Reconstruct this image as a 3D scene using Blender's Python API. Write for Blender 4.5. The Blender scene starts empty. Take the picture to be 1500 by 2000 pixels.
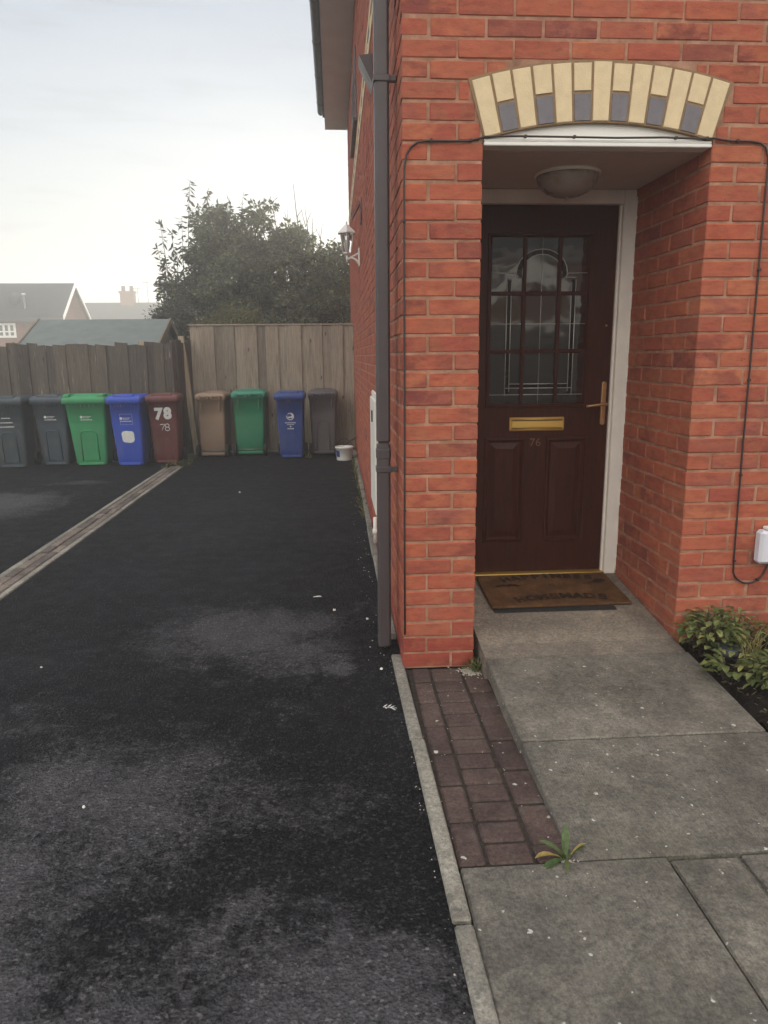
import bpy, math, random
from mathutils import Vector, Matrix
R = math.radians
scene = bpy.context.scene
col = scene.collection
rnd = random.Random(7)

# ------------------------------------------------------------------ camera
cam_d = bpy.data.cameras.new('camera')
cam = bpy.data.objects.new('camera', cam_d)
col.objects.link(cam)
scene.camera = cam
cam_d.sensor_fit = 'VERTICAL'
cam_d.sensor_height = 24.0
cam_d.lens = 24.0 * 1425.0 / 2000.0
cam_d.clip_start = 0.05
cam_d.clip_end = 2000.0
pit, yaw, rol = R(12.069), R(3.647), R(-0.489)
fwd = Vector((math.sin(yaw) * math.cos(pit), math.cos(yaw) * math.cos(pit), -math.sin(pit)))
rgt = Vector((math.cos(yaw), -math.sin(yaw), 0))
upv = rgt.cross(fwd)
r2 = math.cos(rol) * rgt + math.sin(rol) * upv
u2 = -math.sin(rol) * rgt + math.cos(rol) * upv
M = Matrix(((r2.x, u2.x, -fwd.x), (r2.y, u2.y, -fwd.y), (r2.z, u2.z, -fwd.z))).to_4x4()
M.translation = Vector((0, 0, 1.4154))
cam.matrix_world = M

# ------------------------------------------------------------------ light
SUN_EL, SUN_AZ = R(11.0), R(9.0)        # azimuth measured from +Y towards +X: low sun behind the house
world = bpy.data.worlds.new('World')
scene.world = world
world.use_nodes = True
nt = world.node_tree
nt.nodes.clear()
wo = nt.nodes.new('ShaderNodeOutputWorld')
bg = nt.nodes.new('ShaderNodeBackground')
sky = nt.nodes.new('ShaderNodeTexSky')
sky.sky_type = 'NISHITA'
sky.sun_disc = False
sky.sun_elevation = SUN_EL
sky.sun_rotation = SUN_AZ
sky.air_density = 1.0
sky.dust_density = 2.0
sky.ozone_density = 1.0
hs = nt.nodes.new('ShaderNodeHueSaturation')
hs.inputs['Saturation'].default_value = 0.5
hs.inputs['Value'].default_value = 0.03
nt.links.new(sky.outputs[0], hs.inputs['Color'])
# a veil of thin high cloud over the whole sky: pale near the low sun, brighter where it is lit from the front (behind the camera)
tc = nt.nodes.new('ShaderNodeTexCoord')
sx = nt.nodes.new('ShaderNodeSeparateXYZ')
nt.links.new(tc.outputs['Generated'], sx.inputs[0])
def wramp(src, stops, interp='LINEAR'):
    x = nt.nodes.new('ShaderNodeValToRGB'); e = x.color_ramp; e.interpolation = interp
    while len(e.elements) < len(stops): e.elements.new(0.5)
    for el, (p, c) in zip(e.elements, stops): el.position = p; el.color = (*c, 1)
    nt.links.new(src, x.inputs['Fac']); return x.outputs['Color']
def wmix(fac, a, b, mode='MIX'):
    x = nt.nodes.new('ShaderNodeMixRGB'); x.blend_type = mode
    for sock, v in ((x.inputs[0], fac), (x.inputs[1], a), (x.inputs[2], b)):
        if isinstance(v, float): sock.default_value = v
        elif isinstance(v, tuple): sock.default_value = (*v, 1)
        else: nt.links.new(v, sock)
    return x.outputs[0]
front = wramp(sx.outputs[2], [(0.0, (0.54, 0.60, 0.56)), (0.12, (0.53, 0.58, 0.58)), (0.25, (0.48, 0.535, 0.60)), (0.42, (0.35, 0.42, 0.53)), (1.0, (0.70, 0.78, 0.88))])
mr = nt.nodes.new('ShaderNodeMapRange'); mr.interpolation_type = 'SMOOTHSTEP'
mr.inputs['From Min'].default_value = 0.35; mr.inputs['From Max'].default_value = -0.75
nt.links.new(sx.outputs[1], mr.inputs['Value'])
veil = wmix(mr.outputs[0], front, (2.05, 1.97, 1.86))
mp = nt.nodes.new('ShaderNodeMapping'); mp.inputs['Scale'].default_value = (2.2, 2.2, 16.0)
nz = nt.nodes.new('ShaderNodeTexNoise'); nz.inputs['Scale'].default_value = 2.4; nz.inputs['Detail'].default_value = 6.0
nt.links.new(tc.outputs['Generated'], mp.inputs['Vector']); nt.links.new(mp.outputs[0], nz.inputs['Vector'])
veil = wmix(1.0, veil, wramp(nz.outputs['Fac'], [(0.36, (1.04, 1.03, 1.02)), (0.56, (1, 1, 1)), (0.72, (0.90, 0.885, 0.88))]), 'MULTIPLY')
vs = nt.nodes.new('ShaderNodeVectorMath'); vs.operation = 'SCALE'; vs.inputs['Scale'].default_value = 1.0 / 0.15
nt.links.new(veil, vs.inputs[0])
mu = nt.nodes.new('ShaderNodeVectorMath'); mu.operation = 'ADD'
nt.links.new(vs.outputs[0], mu.inputs[0]); nt.links.new(hs.outputs[0], mu.inputs[1])
nt.links.new(mu.outputs[0], bg.inputs['Color'])
bg.inputs['Strength'].default_value = 0.15
nt.links.new(bg.outputs[0], wo.inputs['Surface'])

sun_d = bpy.data.lights.new('sun', 'SUN')
sun_d.energy = 4.0
sun_d.angle = R(0.6)
sun_d.color = (1.0, 0.90, 0.76)
sun = bpy.data.objects.new('sun', sun_d)
col.objects.link(sun)
sd = Vector((math.sin(SUN_AZ) * math.cos(SUN_EL), math.cos(SUN_AZ) * math.cos(SUN_EL), math.sin(SUN_EL)))
sun.rotation_euler = sd.to_track_quat('Z', 'Y').to_euler()
sun.location = (0, 0, 20)

scene.view_settings.view_transform = 'Standard'
scene.view_settings.look = 'None'
scene.view_settings.exposure = 0.25
scene.view_settings.gamma = 1.0
scene.view_settings.use_curve_mapping = False
scene.cycles.use_denoising = True
scene.cycles.max_bounces = 8
scene.cycles.volume_bounces = 1

# ------------------------------------------------------------------ helpers
class MB:
    """collects geometry for ONE mesh object"""
    def __init__(s):
        s.v, s.f, s.m = [], [], []
        s.sm = []
    def poly(s, pts, m=0, smooth=False):
        b = len(s.v)
        s.v += [tuple(p) for p in pts]
        s.f.append(tuple(range(b, b + len(pts)))); s.m.append(m); s.sm.append(smooth)
    def add(s, verts, faces, m=0, smooth=False):
        b = len(s.v)
        s.v += [tuple(p) for p in verts]
        for f in faces:
            s.f.append(tuple(i + b for i in f)); s.m.append(m); s.sm.append(smooth)
    def box(s, x0, x1, y0, y1, z0, z1, m=0):
        v = [(x0, y0, z0), (x1, y0, z0), (x1, y1, z0), (x0, y1, z0), (x0, y0, z1), (x1, y0, z1), (x1, y1, z1), (x0, y1, z1)]
        s.add(v, [(0, 3, 2, 1), (4, 5, 6, 7), (0, 1, 5, 4), (1, 2, 6, 5), (2, 3, 7, 6), (3, 0, 4, 7)], m)
    def cbox(s, x0, x1, y0, y1, z0, z1, c=0.003, m=0, tf=None, smooth=False):
        """box with chamfered edges"""
        X, Y, Z = (x0, x1), (y0, y1), (z0, z1)
        V, idx = [], {}
        for i in (0, 1):
            for j in (0, 1):
                for k in (0, 1):
                    dx, dy, dz = (c, -c)[i], (c, -c)[j], (c, -c)[k]
                    for a, p in enumerate(((X[i], Y[j] + dy, Z[k] + dz), (X[i] + dx, Y[j], Z[k] + dz), (X[i] + dx, Y[j] + dy, Z[k]))):
                        idx[(i, j, k, a)] = len(V); V.append(p)
        F = []
        def q(*k): F.append([idx[x] for x in k])
        for i in (0, 1): q((i, 0, 0, 0), (i, 1, 0, 0), (i, 1, 1, 0), (i, 0, 1, 0))
        for j in (0, 1): q((0, j, 0, 1), (1, j, 0, 1), (1, j, 1, 1), (0, j, 1, 1))
        for k in (0, 1): q((0, 0, k, 2), (1, 0, k, 2), (1, 1, k, 2), (0, 1, k, 2))
        for j in (0, 1):
            for k in (0, 1): q((0, j, k, 1), (1, j, k, 1), (1, j, k, 2), (0, j, k, 2))
        for i in (0, 1):
            for k in (0, 1): q((i, 0, k, 0), (i, 1, k, 0), (i, 1, k, 2), (i, 0, k, 2))
        for i in (0, 1):
            for j in (0, 1): q((i, j, 0, 0), (i, j, 1, 0), (i, j, 1, 1), (i, j, 0, 1))
        for i in (0, 1):
            for j in (0, 1):
                for k in (0, 1): q((i, j, k, 0), (i, j, k, 1), (i, j, k, 2))
        # orient faces outward
        cx, cy, cz = (x0 + x1) / 2, (y0 + y1) / 2, (z0 + z1) / 2
        for n, f in enumerate(F):
            a, b_, c_ = (Vector(V[f[t]]) for t in (0, 1, 2))
            nn = (b_ - a).cross(c_ - a)
            ctr = sum((Vector(V[t]) for t in f), Vector()) / len(f)
            if nn.dot(ctr - Vector((cx, cy, cz))) < 0: F[n] = f[::-1]
        if tf: V = [tf(p) for p in V]
        s.add(V, F, m, smooth)
    def tube(s, pts, r, n=8, m=0, caps=True, smooth=True):
        pts = [Vector(p) for p in pts]
        rs = r if isinstance(r, (list, tuple)) else [r] * len(pts)
        prev = None; rings = []
        for i, p in enumerate(pts):
            d = (pts[min(i + 1, len(pts) - 1)] - pts[max(i - 1, 0)]).normalized()
            if prev is None:
                a = Vector((0, 0, 1)) if abs(d.z) < 0.9 else Vector((1, 0, 0))
                u = d.cross(a).normalized()
            else:
                u = (prev - d * prev.dot(d)).normalized()
            prev = u; w = d.cross(u)
            rings.append([p + rs[i] * (math.cos(2 * math.pi * k / n) * u + math.sin(2 * math.pi * k / n) * w) for k in range(n)])
        s.loft(rings, m, caps, smooth)
    def loft(s, rings, m=0, caps=True, smooth=True):
        n = len(rings[0]); b = len(s.v)
        for r_ in rings: s.v += [tuple(p) for p in r_]
        for i in range(len(rings) - 1):
            for k in range(n):
                k2 = (k + 1) % n
                s.f.append((b + i * n + k, b + i * n + k2, b + (i + 1) * n + k2, b + (i + 1) * n + k)); s.m.append(m); s.sm.append(smooth)
        if caps:
            s.f.append(tuple(b + k for k in range(n))[::-1]); s.m.append(m); s.sm.append(False)
            o = b + (len(rings) - 1) * n
            s.f.append(tuple(o + k for k in range(n))); s.m.append(m); s.sm.append(False)
    def lathe(s, prof, ctr, n=20, m=0, axis='Z'):
        rings = []
        for r_, h in prof:
            ring = []
            for k in range(n):
                a = 2 * math.pi * k / n
                if axis == 'Z': p = (ctr[0] + r_ * math.cos(a), ctr[1] + r_ * math.sin(a), ctr[2] + h)
                elif axis == 'X': p = (ctr[0] + h, ctr[1] + r_ * math.cos(a), ctr[2] + r_ * math.sin(a))
                else: p = (ctr[0] + r_ * math.sin(a), ctr[1] + h, ctr[2] + r_ * math.cos(a))
                ring.append(p)
            rings.append(ring)
        s.loft(rings, m)
    def prism(s, pts, d, m=0):
        """pts: loop of 3D points, extruded along vector d"""
        n = len(pts); d = Vector(d)
        a = [Vector(p) for p in pts]; b_ = [p + d for p in a]
        F = [tuple(range(n))[::-1], tuple(range(n, 2 * n))] + [(k, (k + 1) % n, n + (k + 1) % n, n + k) for k in range(n)]
        s.add(a + b_, F, m)
    def build(s, name, mats, parent=None, local=False, **tags):
        me = bpy.data.meshes.new(name)
        off = Vector((0, 0, 0))
        if parent is not None and not local:
            off = parent.location.copy()
            p = parent.parent
            while p is not None: off += p.location; p = p.parent
        me.from_pydata([(x - off.x, y - off.y, z - off.z) for x, y, z in s.v], [], s.f)
        if not isinstance(mats, (list, tuple)): mats = [mats]
        for mm in mats: me.materials.append(mm)
        me.polygons.foreach_set('material_index', s.m)
        me.polygons.foreach_set('use_smooth', s.sm)
        me.update()
        o = bpy.data.objects.new(name, me)
        col.objects.link(o)
        if parent is not None: o.parent = parent
        for k, v in tags.items(): o[k] = v
        return o

def thing(name, label, cat, loc=(0, 0, 0), rz=0.0, group=None):
    o = bpy.data.objects.new(name, None)
    o.empty_display_size = 0.2
    o.location = loc; o.rotation_euler = (0, 0, rz)
    o['label'] = label; o['category'] = cat
    if group: o['group'] = group
    col.objects.link(o)
    return o

def text2d(txt, size=1.0, bold=0.0):
    cu = bpy.data.curves.new('lettering', 'FONT')
    cu.body = txt; cu.size = size; cu.align_x = 'CENTER'; cu.align_y = 'CENTER'; cu.offset = bold
    cu.resolution_u = 3
    ob = bpy.data.objects.new('lettering', cu)
    col.objects.link(ob)
    bpy.context.view_layer.update()
    me = ob.evaluated_get(bpy.context.evaluated_depsgraph_get()).to_mesh()
    v = [(p.co.x, p.co.y) for p in me.vertices]; f = [tuple(p.vertices) for p in me.polygons]
    ob.evaluated_get(bpy.context.evaluated_depsgraph_get()).to_mesh_clear()
    bpy.data.objects.remove(ob); bpy.data.curves.remove(cu)
    return v, f

# ------------------------------------------------------------------ materials
def srgb(r, g, b):
    f = lambda c: (c / 255 / 12.92) if c / 255 <= 0.04045 else ((c / 255 + 0.055) / 1.055) ** 2.4
    return (f(r), f(g), f(b), 1.0)

class NT:
    def __init__(s, name):
        s.mat = bpy.data.materials.new(name); s.mat.use_nodes = True
        s.t = s.mat.node_tree; s.b = s.t.nodes['Principled BSDF']
        s.tc = s.n('ShaderNodeTexCoord')
    def n(s, t, **kw):
        x = s.t.nodes.new(t)
        for k, v in kw.items(): setattr(x, k, v)
        return x
    def l(s, a, b): s.t.links.new(a, b)
    def coord(s, scale=(1, 1, 1), space='Object'):
        m = s.n('ShaderNodeMapping'); m.inputs['Scale'].default_value = scale
        s.l(s.tc.outputs[space], m.inputs['Vector']); return m.outputs[0]
    def noise(s, scale, detail=4, rough=0.55, vec=None, dist=0.0):
        x = s.n('ShaderNodeTexNoise'); x.inputs['Scale'].default_value = scale; x.inputs['Detail'].default_value = detail
        x.inputs['Roughness'].default_value = rough; x.inputs['Distortion'].default_value = dist
        s.l(vec if vec is not None else s.tc.outputs['Object'], x.inputs['Vector']); return x.outputs['Fac']
    def voro(s, scale, out='Distance', vec=None, feature='F1', rnd_=1.0):
        x = s.n('ShaderNodeTexVoronoi'); x.feature = feature; x.inputs['Scale'].default_value = scale
        x.inputs['Randomness'].default_value = rnd_
        s.l(vec if vec is not None else s.tc.outputs['Object'], x.inputs['Vector']); return x.outputs[out]
    def ramp(s, fac, stops, interp='LINEAR'):
        x = s.n('ShaderNodeValToRGB'); e = x.color_ramp; e.interpolation = interp
        while len(e.elements) < len(stops): e.elements.new(0.5)
        for el, (p, c) in zip(e.elements, stops):
            el.position = p; el.color = c if len(c) == 4 else (*c, 1)
        s.l(fac, x.inputs['Fac']); return x.outputs['Color']
    def fac(s, f, lo, hi, a=0.0, b=1.0):
        x = s.n('ShaderNodeMapRange'); x.inputs['From Min'].default_value = lo; x.inputs['From Max'].default_value = hi
        x.inputs['To Min'].default_value = a; x.inputs['To Max'].default_value = b
        s.l(f, x.inputs['Value']); return x.outputs[0]
    def mix(s, fac, a, b, mode='MIX'):
        x = s.n('ShaderNodeMixRGB'); x.blend_type = mode
        for sock, v in ((x.inputs[0], fac), (x.inputs[1], a), (x.inputs[2], b)):
            if isinstance(v, (int, float)): sock.default_value = v if sock.type == 'VALUE' else (v, v, v, 1)
            elif isinstance(v, tuple): sock.default_value = v
            else: s.l(v, sock)
        return x.outputs[0]
    def math(s, op, a, b=None):
        x = s.n('ShaderNodeMath'); x.operation = op
        for sock, v in ((x.inputs[0], a), (x.inputs[1], b)):
            if v is None: continue
            if isinstance(v, (int, float)): sock.default_value = v
            else: s.l(v, sock)
        return x.outputs[0]
    def island(s):
        return s.n('ShaderNodeNewGeometry').outputs['Random Per Island']
    def bump(s, h, strength=0.3, dist=0.01, prev=None):
        x = s.n('ShaderNodeBump'); x.inputs['Strength'].default_value = strength; x.inputs['Distance'].default_value = dist
        s.l(h, x.inputs['Height'])
        if prev is not None: s.l(prev, x.inputs['Normal'])
        return x.outputs[0]
    def done(s, color, rough=0.6, normal=None, spec=None, metal=0.0):
        for nm, v in (('Base Color', color), ('Roughness', rough), ('Normal', normal), ('Specular IOR Level', spec), ('Metallic', metal)):
            if v is None: continue
            sock = s.b.inputs[nm]
            if isinstance(v, (int, float, tuple)): sock.default_value = v
            else: s.l(v, sock)
        return s.mat

def plain(name, c, rough=0.5, var=0.12, scale=6.0, bump=0.0, bscale=80, spec=0.5, metal=0.0, coord=(1, 1, 1)):
    m = NT(name)
    v = m.coord(coord)
    n1 = m.noise(scale, 5, vec=v)
    k = m.ramp(n1, [(0.25, (1 - var,) * 3), (0.75, (1 + var,) * 3)])
    c4 = m.mix(1.0, c, k, 'MULTIPLY')
    nr = m.bump(m.noise(bscale, 4, vec=v), bump, 0.01) if bump else None
    rr = m.fac(m.noise(scale * 2.3, 3, vec=v), 0.3, 0.7, max(0.02, rough - 0.08), min(1, rough + 0.08))
    return m.done(c4, rr, nr, spec, metal)

def brick_mat(name, stops, dirt=0.25):
    m = NT(name)
    isl = m.island()
    base = m.ramp(isl, stops)
    alt = m.ramp(m.math('FRACT', m.math('ADD', m.math('MULTIPLY', isl, 7.31), 0.37)), stops)
    base = m.mix(m.fac(m.noise(8.5, 4, 0.6, m.coord((1, 1, 1.5))), 0.44, 0.58), base, alt)
    v = m.coord((2.5, 2.5, 9))
    mot = m.ramp(m.noise(5, 6, 0.65, v), [(0.3, (0.72, 0.70, 0.70)), (0.5, (1, 1, 1)), (0.72, (1.18, 1.16, 1.12))])
    c = m.mix(1.0, base, mot, 'MULTIPLY')
    # kiln marks, darker drag faces
    blot = m.fac(m.noise(7, 3, 0.5, m.coord((1.2, 1.2, 2.6))), 0.56, 0.72)
    c = m.mix(m.math('MULTIPLY', blot, 0.45), c, srgb(112, 62, 56))
    pit = m.fac(m.math('ADD', m.voro(60, vec=m.coord((1, 1, 1))), m.fac(m.noise(17, 2), 0.45, 0.65, 0.35, 0.0)), 0.10, 0.26)
    c = m.mix(m.math('MULTIPLY', m.math('SUBTRACT', 1.0, pit), 0.5), c, srgb(70, 40, 34))
    salt = m.math('MULTIPLY', m.fac(m.noise(2.1, 5, 0.6), 0.58, 0.72), m.fac(m.noise(40, 5, 0.75), 0.45, 0.7))
    c = m.mix(m.math('MULTIPLY', salt, 0.35), c, srgb(196, 160, 140))
    soot = m.math('MULTIPLY', m.fac(m.noise(1.6, 4, 0.6, m.coord((1.0, 1.0, 1.7))), 0.58, 0.7), m.fac(m.noise(19, 5, 0.7), 0.35, 0.65))
    c = m.mix(m.math('MULTIPLY', soot, 0.40), c, srgb(96, 62, 48))
    tan = m.fac(m.noise(13, 5, 0.65, m.coord((1, 1, 1.6))), 0.52, 0.7)
    c = m.mix(m.math('MULTIPLY', tan, 0.5), c, srgb(160, 106, 72))
    gr = m.fac(m.noise(260, 2, 0.7), 0.6, 0.8)
    c = m.mix(m.math('MULTIPLY', gr, 0.14), c, srgb(215, 170, 145))
    h = m.math('ADD', m.math('MULTIPLY', m.noise(60, 6, 0.7, m.coord((1, 1, 3))), 1.0), m.math('MULTIPLY', pit, 0.35))
    nb = m.bump(h, 0.45, 0.006)
    return m.done(c, 0.88, nb, 0.25)

M_BRICK = brick_mat('red_brick', [(0.0, srgb(158, 80, 62)), (0.2, srgb(164, 91, 68)), (0.42, srgb(150, 76, 62)), (0.6, srgb(172, 102, 74)),
                                 (0.76, srgb(122, 64, 58)), (0.9, srgb(168, 92, 66)), (1.0, srgb(140, 80, 70))])
M_BASEBRICK = brick_mat('base_brick', [(0.0, srgb(142, 66, 54)), (0.5, srgb(148, 72, 58)), (1.0, srgb(130, 60, 50))])
def mortar_mat():
    m = NT('mortar')
    c = m.ramp(m.noise(14, 6, 0.6), [(0.3, srgb(128, 95, 77)), (0.5, srgb(156, 117, 96)), (0.7, srgb(180, 141, 118))])
    nb = m.bump(m.noise(180, 5, 0.7), 0.6, 0.004)
    return m.done(c, 0.95, nb, 0.15)
M_MORTAR = mortar_mat()

def asphalt():
    m = NT('asphalt')
    agg = m.voro(120, 'Color')
    s = m.n('ShaderNodeSeparateColor'); m.l(agg, s.inputs[0])
    stone = m.fac(s.outputs[0], 0.62, 1.0)
    base = m.ramp(m.noise(1.1, 6, 0.62), [(0.3, (0.0050, 0.0051, 0.0062)), (0.55, (0.0098, 0.0101, 0.0120)), (0.75, (0.0190, 0.0195, 0.0225))])
    # worn pale areas where the binder has gone
    wn1 = m.n('ShaderNodeTexNoise'); wn1.inputs['Scale'].default_value = 2.6; wn1.inputs['Detail'].default_value = 9; wn1.inputs['Roughness'].default_value = 0.68
    m.l(m.tc.outputs['Object'], wn1.inputs['Vector'])
    ws = m.n('ShaderNodeVectorMath'); ws.operation = 'MULTIPLY_ADD'; ws.inputs[1].default_value = (1.1, 1.1, 0)
    m.l(wn1.outputs['Color'], ws.inputs[0])
    wb = m.n('ShaderNodeVectorMath'); wb.operation = 'SUBTRACT'; wb.inputs[1].default_value = (0.55, 0.55, 0); m.l(m.tc.outputs['Object'], wb.inputs[0]); m.l(wb.outputs[0], ws.inputs[2])
    sep = m.n('ShaderNodeSeparateXYZ'); m.l(ws.outputs[0], sep.inputs[0])
    def blob(cx, cy, rx, ry, k):
        dx = m.math('DIVIDE', m.math('SUBTRACT', sep.outputs[0], cx), rx); dy = m.math('DIVIDE', m.math('SUBTRACT', sep.outputs[1], cy), ry)
        d = m.math('SQRT', m.math('ADD', m.math('MULTIPLY', dx, dx), m.math('MULTIPLY', dy, dy)))
        return m.fac(d, 1.0, 0.25, 0.0, k)
    w = None
    for b in ((-0.48, 3.65, 0.8, 0.75, 0.95), (-0.15, 3.2, 0.34, 0.26, 0.75), (-0.78, 2.2, 0.72, 0.55, 0.85), (-1.05, 1.75, 0.62, 0.45, 0.95), (-0.9, 1.25, 1.2, 0.52, 1.1), (-0.1, 1.2, 0.62, 0.50, 1.1), (-0.35, 1.62, 0.3, 0.2, 0.75),
              (-0.2, 2.75, 0.30, 0.2, 0.4), (-3.4, 7.4, 1.0, 1.1, 1.0), (-3.0, 8.6, 0.5, 0.3, 0.7), (-0.25, 2.1, 0.5, 0.3, 0.5), (-3.2, 5.6, 0.9, 0.7, 0.9), (-1.25, 2.75, 0.5, 0.3, 0.45), (0.1, 3.9, 0.3, 0.2, 0.4)):
        q = blob(*b); w = q if w is None else m.math('MAXIMUM', w, q)
    wn = m.fac(m.math('ADD', w, m.math('MULTIPLY', m.math('SUBTRACT', m.noise(5.5, 8, 0.72, None, 0.4), 0.5), 1.1)), 0.22, 1.02)
    gr_ = m.math('MULTIPLY', m.math('SUBTRACT', m.noise(34, 8, 0.86), 0.5), 4.2)
    wn = m.fac(m.math('ADD', wn, m.math('MULTIPLY', gr_, m.fac(wn, 0.0, 0.30))), 0.10, 1.0)
    c = m.mix(wn, base, (0.076, 0.0735, 0.078, 1))
    mid = blob(-0.9, 6.4, 1.5, 3.6, 1.0)  # blue-grey sky sheen on the upper drive, painted into the colour
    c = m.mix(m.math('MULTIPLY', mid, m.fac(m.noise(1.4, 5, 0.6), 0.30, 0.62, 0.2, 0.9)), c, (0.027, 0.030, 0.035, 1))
    sp = m.math('MULTIPLY', stone, m.fac(wn, 0.0, 1.0, 0.26, 0.9))
    c = m.mix(sp, c, m.mix(s.outputs[1], (0.05, 0.048, 0.053, 1), (0.19, 0.18, 0.185, 1)))
    dark = m.fac(m.noise(70, 3, 0.6), 0.58, 0.72)
    c = m.mix(m.math('MULTIPLY', dark, 0.55), c, (0.008, 0.008, 0.009, 1))
    h = m.math('ADD', m.voro(115, 'Distance'), m.math('MULTIPLY', m.noise(45, 5, 0.7), 1.1))
    nb = m.bump(h, 0.9, 0.012)
    nb = m.bump(m.noise(2.2, 3), 0.35, 0.03, nb)
    return m.done(c, m.fac(m.noise(9, 4), 0.3, 0.7, 0.68, 0.95), nb, 0.12)
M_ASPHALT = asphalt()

def slab_mat(name, lo, mid, hi, spots=True, rib=False, iv=0.12):
    m = NT(name)
    isl = m.island()
    n1 = m.noise(3.2, 8, 0.68, None, 0.3)
    c = m.ramp(n1, [(0.28, lo), (0.5, mid), (0.74, hi)])
    c = m.mix(1.0, c, m.ramp(isl, [(0, (1 - iv, 1 - iv, 1 - iv * 0.9)), (1, (1 + iv, 1 + iv * 0.96, 1 + iv * 0.9))]), 'MULTIPLY')
    gr = m.noise(85, 6, 0.85)
    c = m.mix(1.0, c, m.ramp(gr, [(0.33, (0.45, 0.45, 0.45)), (0.5, (1, 1, 1)), (0.67, (1.6, 1.58, 1.54))]), 'MULTIPLY')
    c = m.mix(1.0, c, m.ramp(m.noise(24, 6, 0.8), [(0.33, (0.72, 0.72, 0.73)), (0.67, (1.28, 1.27, 1.24))]), 'MULTIPLY')
    dk = m.fac(m.noise(9, 7, 0.75), 0.56, 0.7)
    c = m.mix(m.math('MULTIPLY', dk, 0.5), c, (0.032, 0.030, 0.027, 1))
    pal = m.fac(m.noise(4.5, 8, 0.75), 0.55, 0.72)
    c = m.mix(m.math('MULTIPLY', pal, 0.32), c, srgb(150, 144, 132))
    mossy = m.fac(m.noise(1.7, 5, 0.7), 0.55, 0.72)
    c = m.mix(m.math('MULTIPLY', mossy, 0.22), c, srgb(104, 100, 76))
    if spots:
        for sc, th, gate in ((10.0, 0.085, 0.62), (17.0, 0.15, 0.58), (34.0, 0.18, 0.62)):
            wv = m.n('ShaderNodeVectorMath'); wv.operation = 'ADD'
            nzv = m.n('ShaderNodeTexNoise'); nzv.inputs['Scale'].default_value = sc * 4
            m.l(m.tc.outputs['Object'], nzv.inputs['Vector'])
            sc_ = m.n('ShaderNodeVectorMath'); sc_.operation = 'SCALE'; sc_.inputs['Scale'].default_value = 0.35 / sc
            m.l(nzv.outputs['Color'], sc_.inputs[0]); m.l(m.tc.outputs['Object'], wv.inputs[0]); m.l(sc_.outputs[0], wv.inputs[1])
            vo = m.n('ShaderNodeTexVoronoi'); vo.inputs['Scale'].default_value = sc; m.l(wv.outputs[0], vo.inputs['Vector'])
            sp = m.n('ShaderNodeSeparateColor'); m.l(vo.outputs['Color'], sp.inputs[0])
            rad = m.math('MULTIPLY', m.math('SUBTRACT', sp.outputs[0], gate), th / (1 - gate))
            on = m.fac(m.math('SUBTRACT', rad, vo.outputs['Distance']), -0.004, 0.03)
            c = m.mix(m.math('MULTIPLY', on, m.fac(m.noise(150, 4, 0.8), 0.3, 0.6, 0.35, 0.95)), c, srgb(196, 196, 188))
    h = m.math('ADD', m.math('MULTIPLY', gr, 0.5), m.noise(22, 5, 0.7))
    nb = m.bump(h, 0.5, 0.006)
    if rib:
        wv = m.n('ShaderNodeTexWave'); wv.inputs['Scale'].default_value = 34; wv.inputs['Distortion'].default_value = 0.6
        m.l(m.coord((1, 0.35, 1)), wv.inputs['Vector'])
        nb = m.bump(wv.outputs['Fac'], 0.25, 0.003, nb)
    return m.done(c, 0.85, nb, 0.3)
M_SLAB = slab_mat('concrete_slab', srgb(72, 69, 64), srgb(99, 95, 88), srgb(128, 123, 114), True, True)
M_STEP = slab_mat('step_concrete', srgb(100, 92, 84), srgb(118, 109, 99), srgb(134, 124, 112), False)
M_KERB = slab_mat('kerb_concrete', srgb(106, 103, 95), srgb(130, 126, 117), srgb(152, 148, 138), False)
M_PAVER = slab_mat('paver_block', srgb(62, 50, 48), srgb(80, 65, 61), srgb(99, 83, 77), True, False, 0.2)
M_JOINT = plain('joint_sand', srgb(58, 52, 47), 0.95, 0.4, 60, 0.6, 150, 0.1)
M_PAVGREY = slab_mat('paver_grey', srgb(84, 77, 72), srgb(106, 97, 90), srgb(126, 115, 106), False, False, 0.38)

M_WHITE = plain('white_upvc', srgb(224, 222, 216), 0.4, 0.05, 4)
M_WHITED = plain('white_paint_frame', srgb(222, 216, 206), 0.55, 0.08, 9, 0.1, 40)
M_CEIL = plain('porch_ceiling_paint', srgb(186, 172, 160), 0.7, 0.06, 5)
M_CREAM = plain('cream_brick', srgb(208, 188, 152), 0.75, 0.09, 22, 0.25, 160, 0.3)
M_GREYBRICK = plain('blue_grey_brick', srgb(112, 108, 112), 0.75, 0.14, 25, 0.25, 160, 0.3)
M_ARCHMORTAR = plain('arch_mortar', srgb(138, 114, 88), 0.95, 0.15, 30, 0.4, 200, 0.15)
def door_mat():
    m = NT('rosewood_door')
    v = m.coord((14, 14, 1.2))
    g = m.noise(6, 6, 0.6, v, 0.6)
    c = m.ramp(g, [(0.3, srgb(44, 17, 9)), (0.55, srgb(58, 24, 13)), (0.75, srgb(72, 32, 18))])
    nb = m.bump(m.noise(30, 5, 0.7, v), 0.12, 0.003)
    return m.done(c, 0.42, nb, 0.16)
M_DOOR = door_mat()
def glass_mat():
    m = NT('leaded_glass')
    c = m.ramp(m.noise(3, 2), [(0.3, (0.004, 0.0032, 0.003)), (0.7, (0.009, 0.007, 0.006))])
    nb = m.bump(m.noise(5.0, 2), 0.07, 0.02)
    m.b.inputs['IOR'].default_value = 1.72
    return m.done(c, 0.04, nb, 0.5)
M_GLASS = glass_mat()
def window_glass(name='window_glass'):
    m = NT(name)
    return m.done(m.ramp(m.noise(2, 2), [(0.3, (0.02, 0.025, 0.03)), (0.7, (0.05, 0.055, 0.06))]), 0.08, None, 0.8)
M_WGLASS = window_glass()
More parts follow.
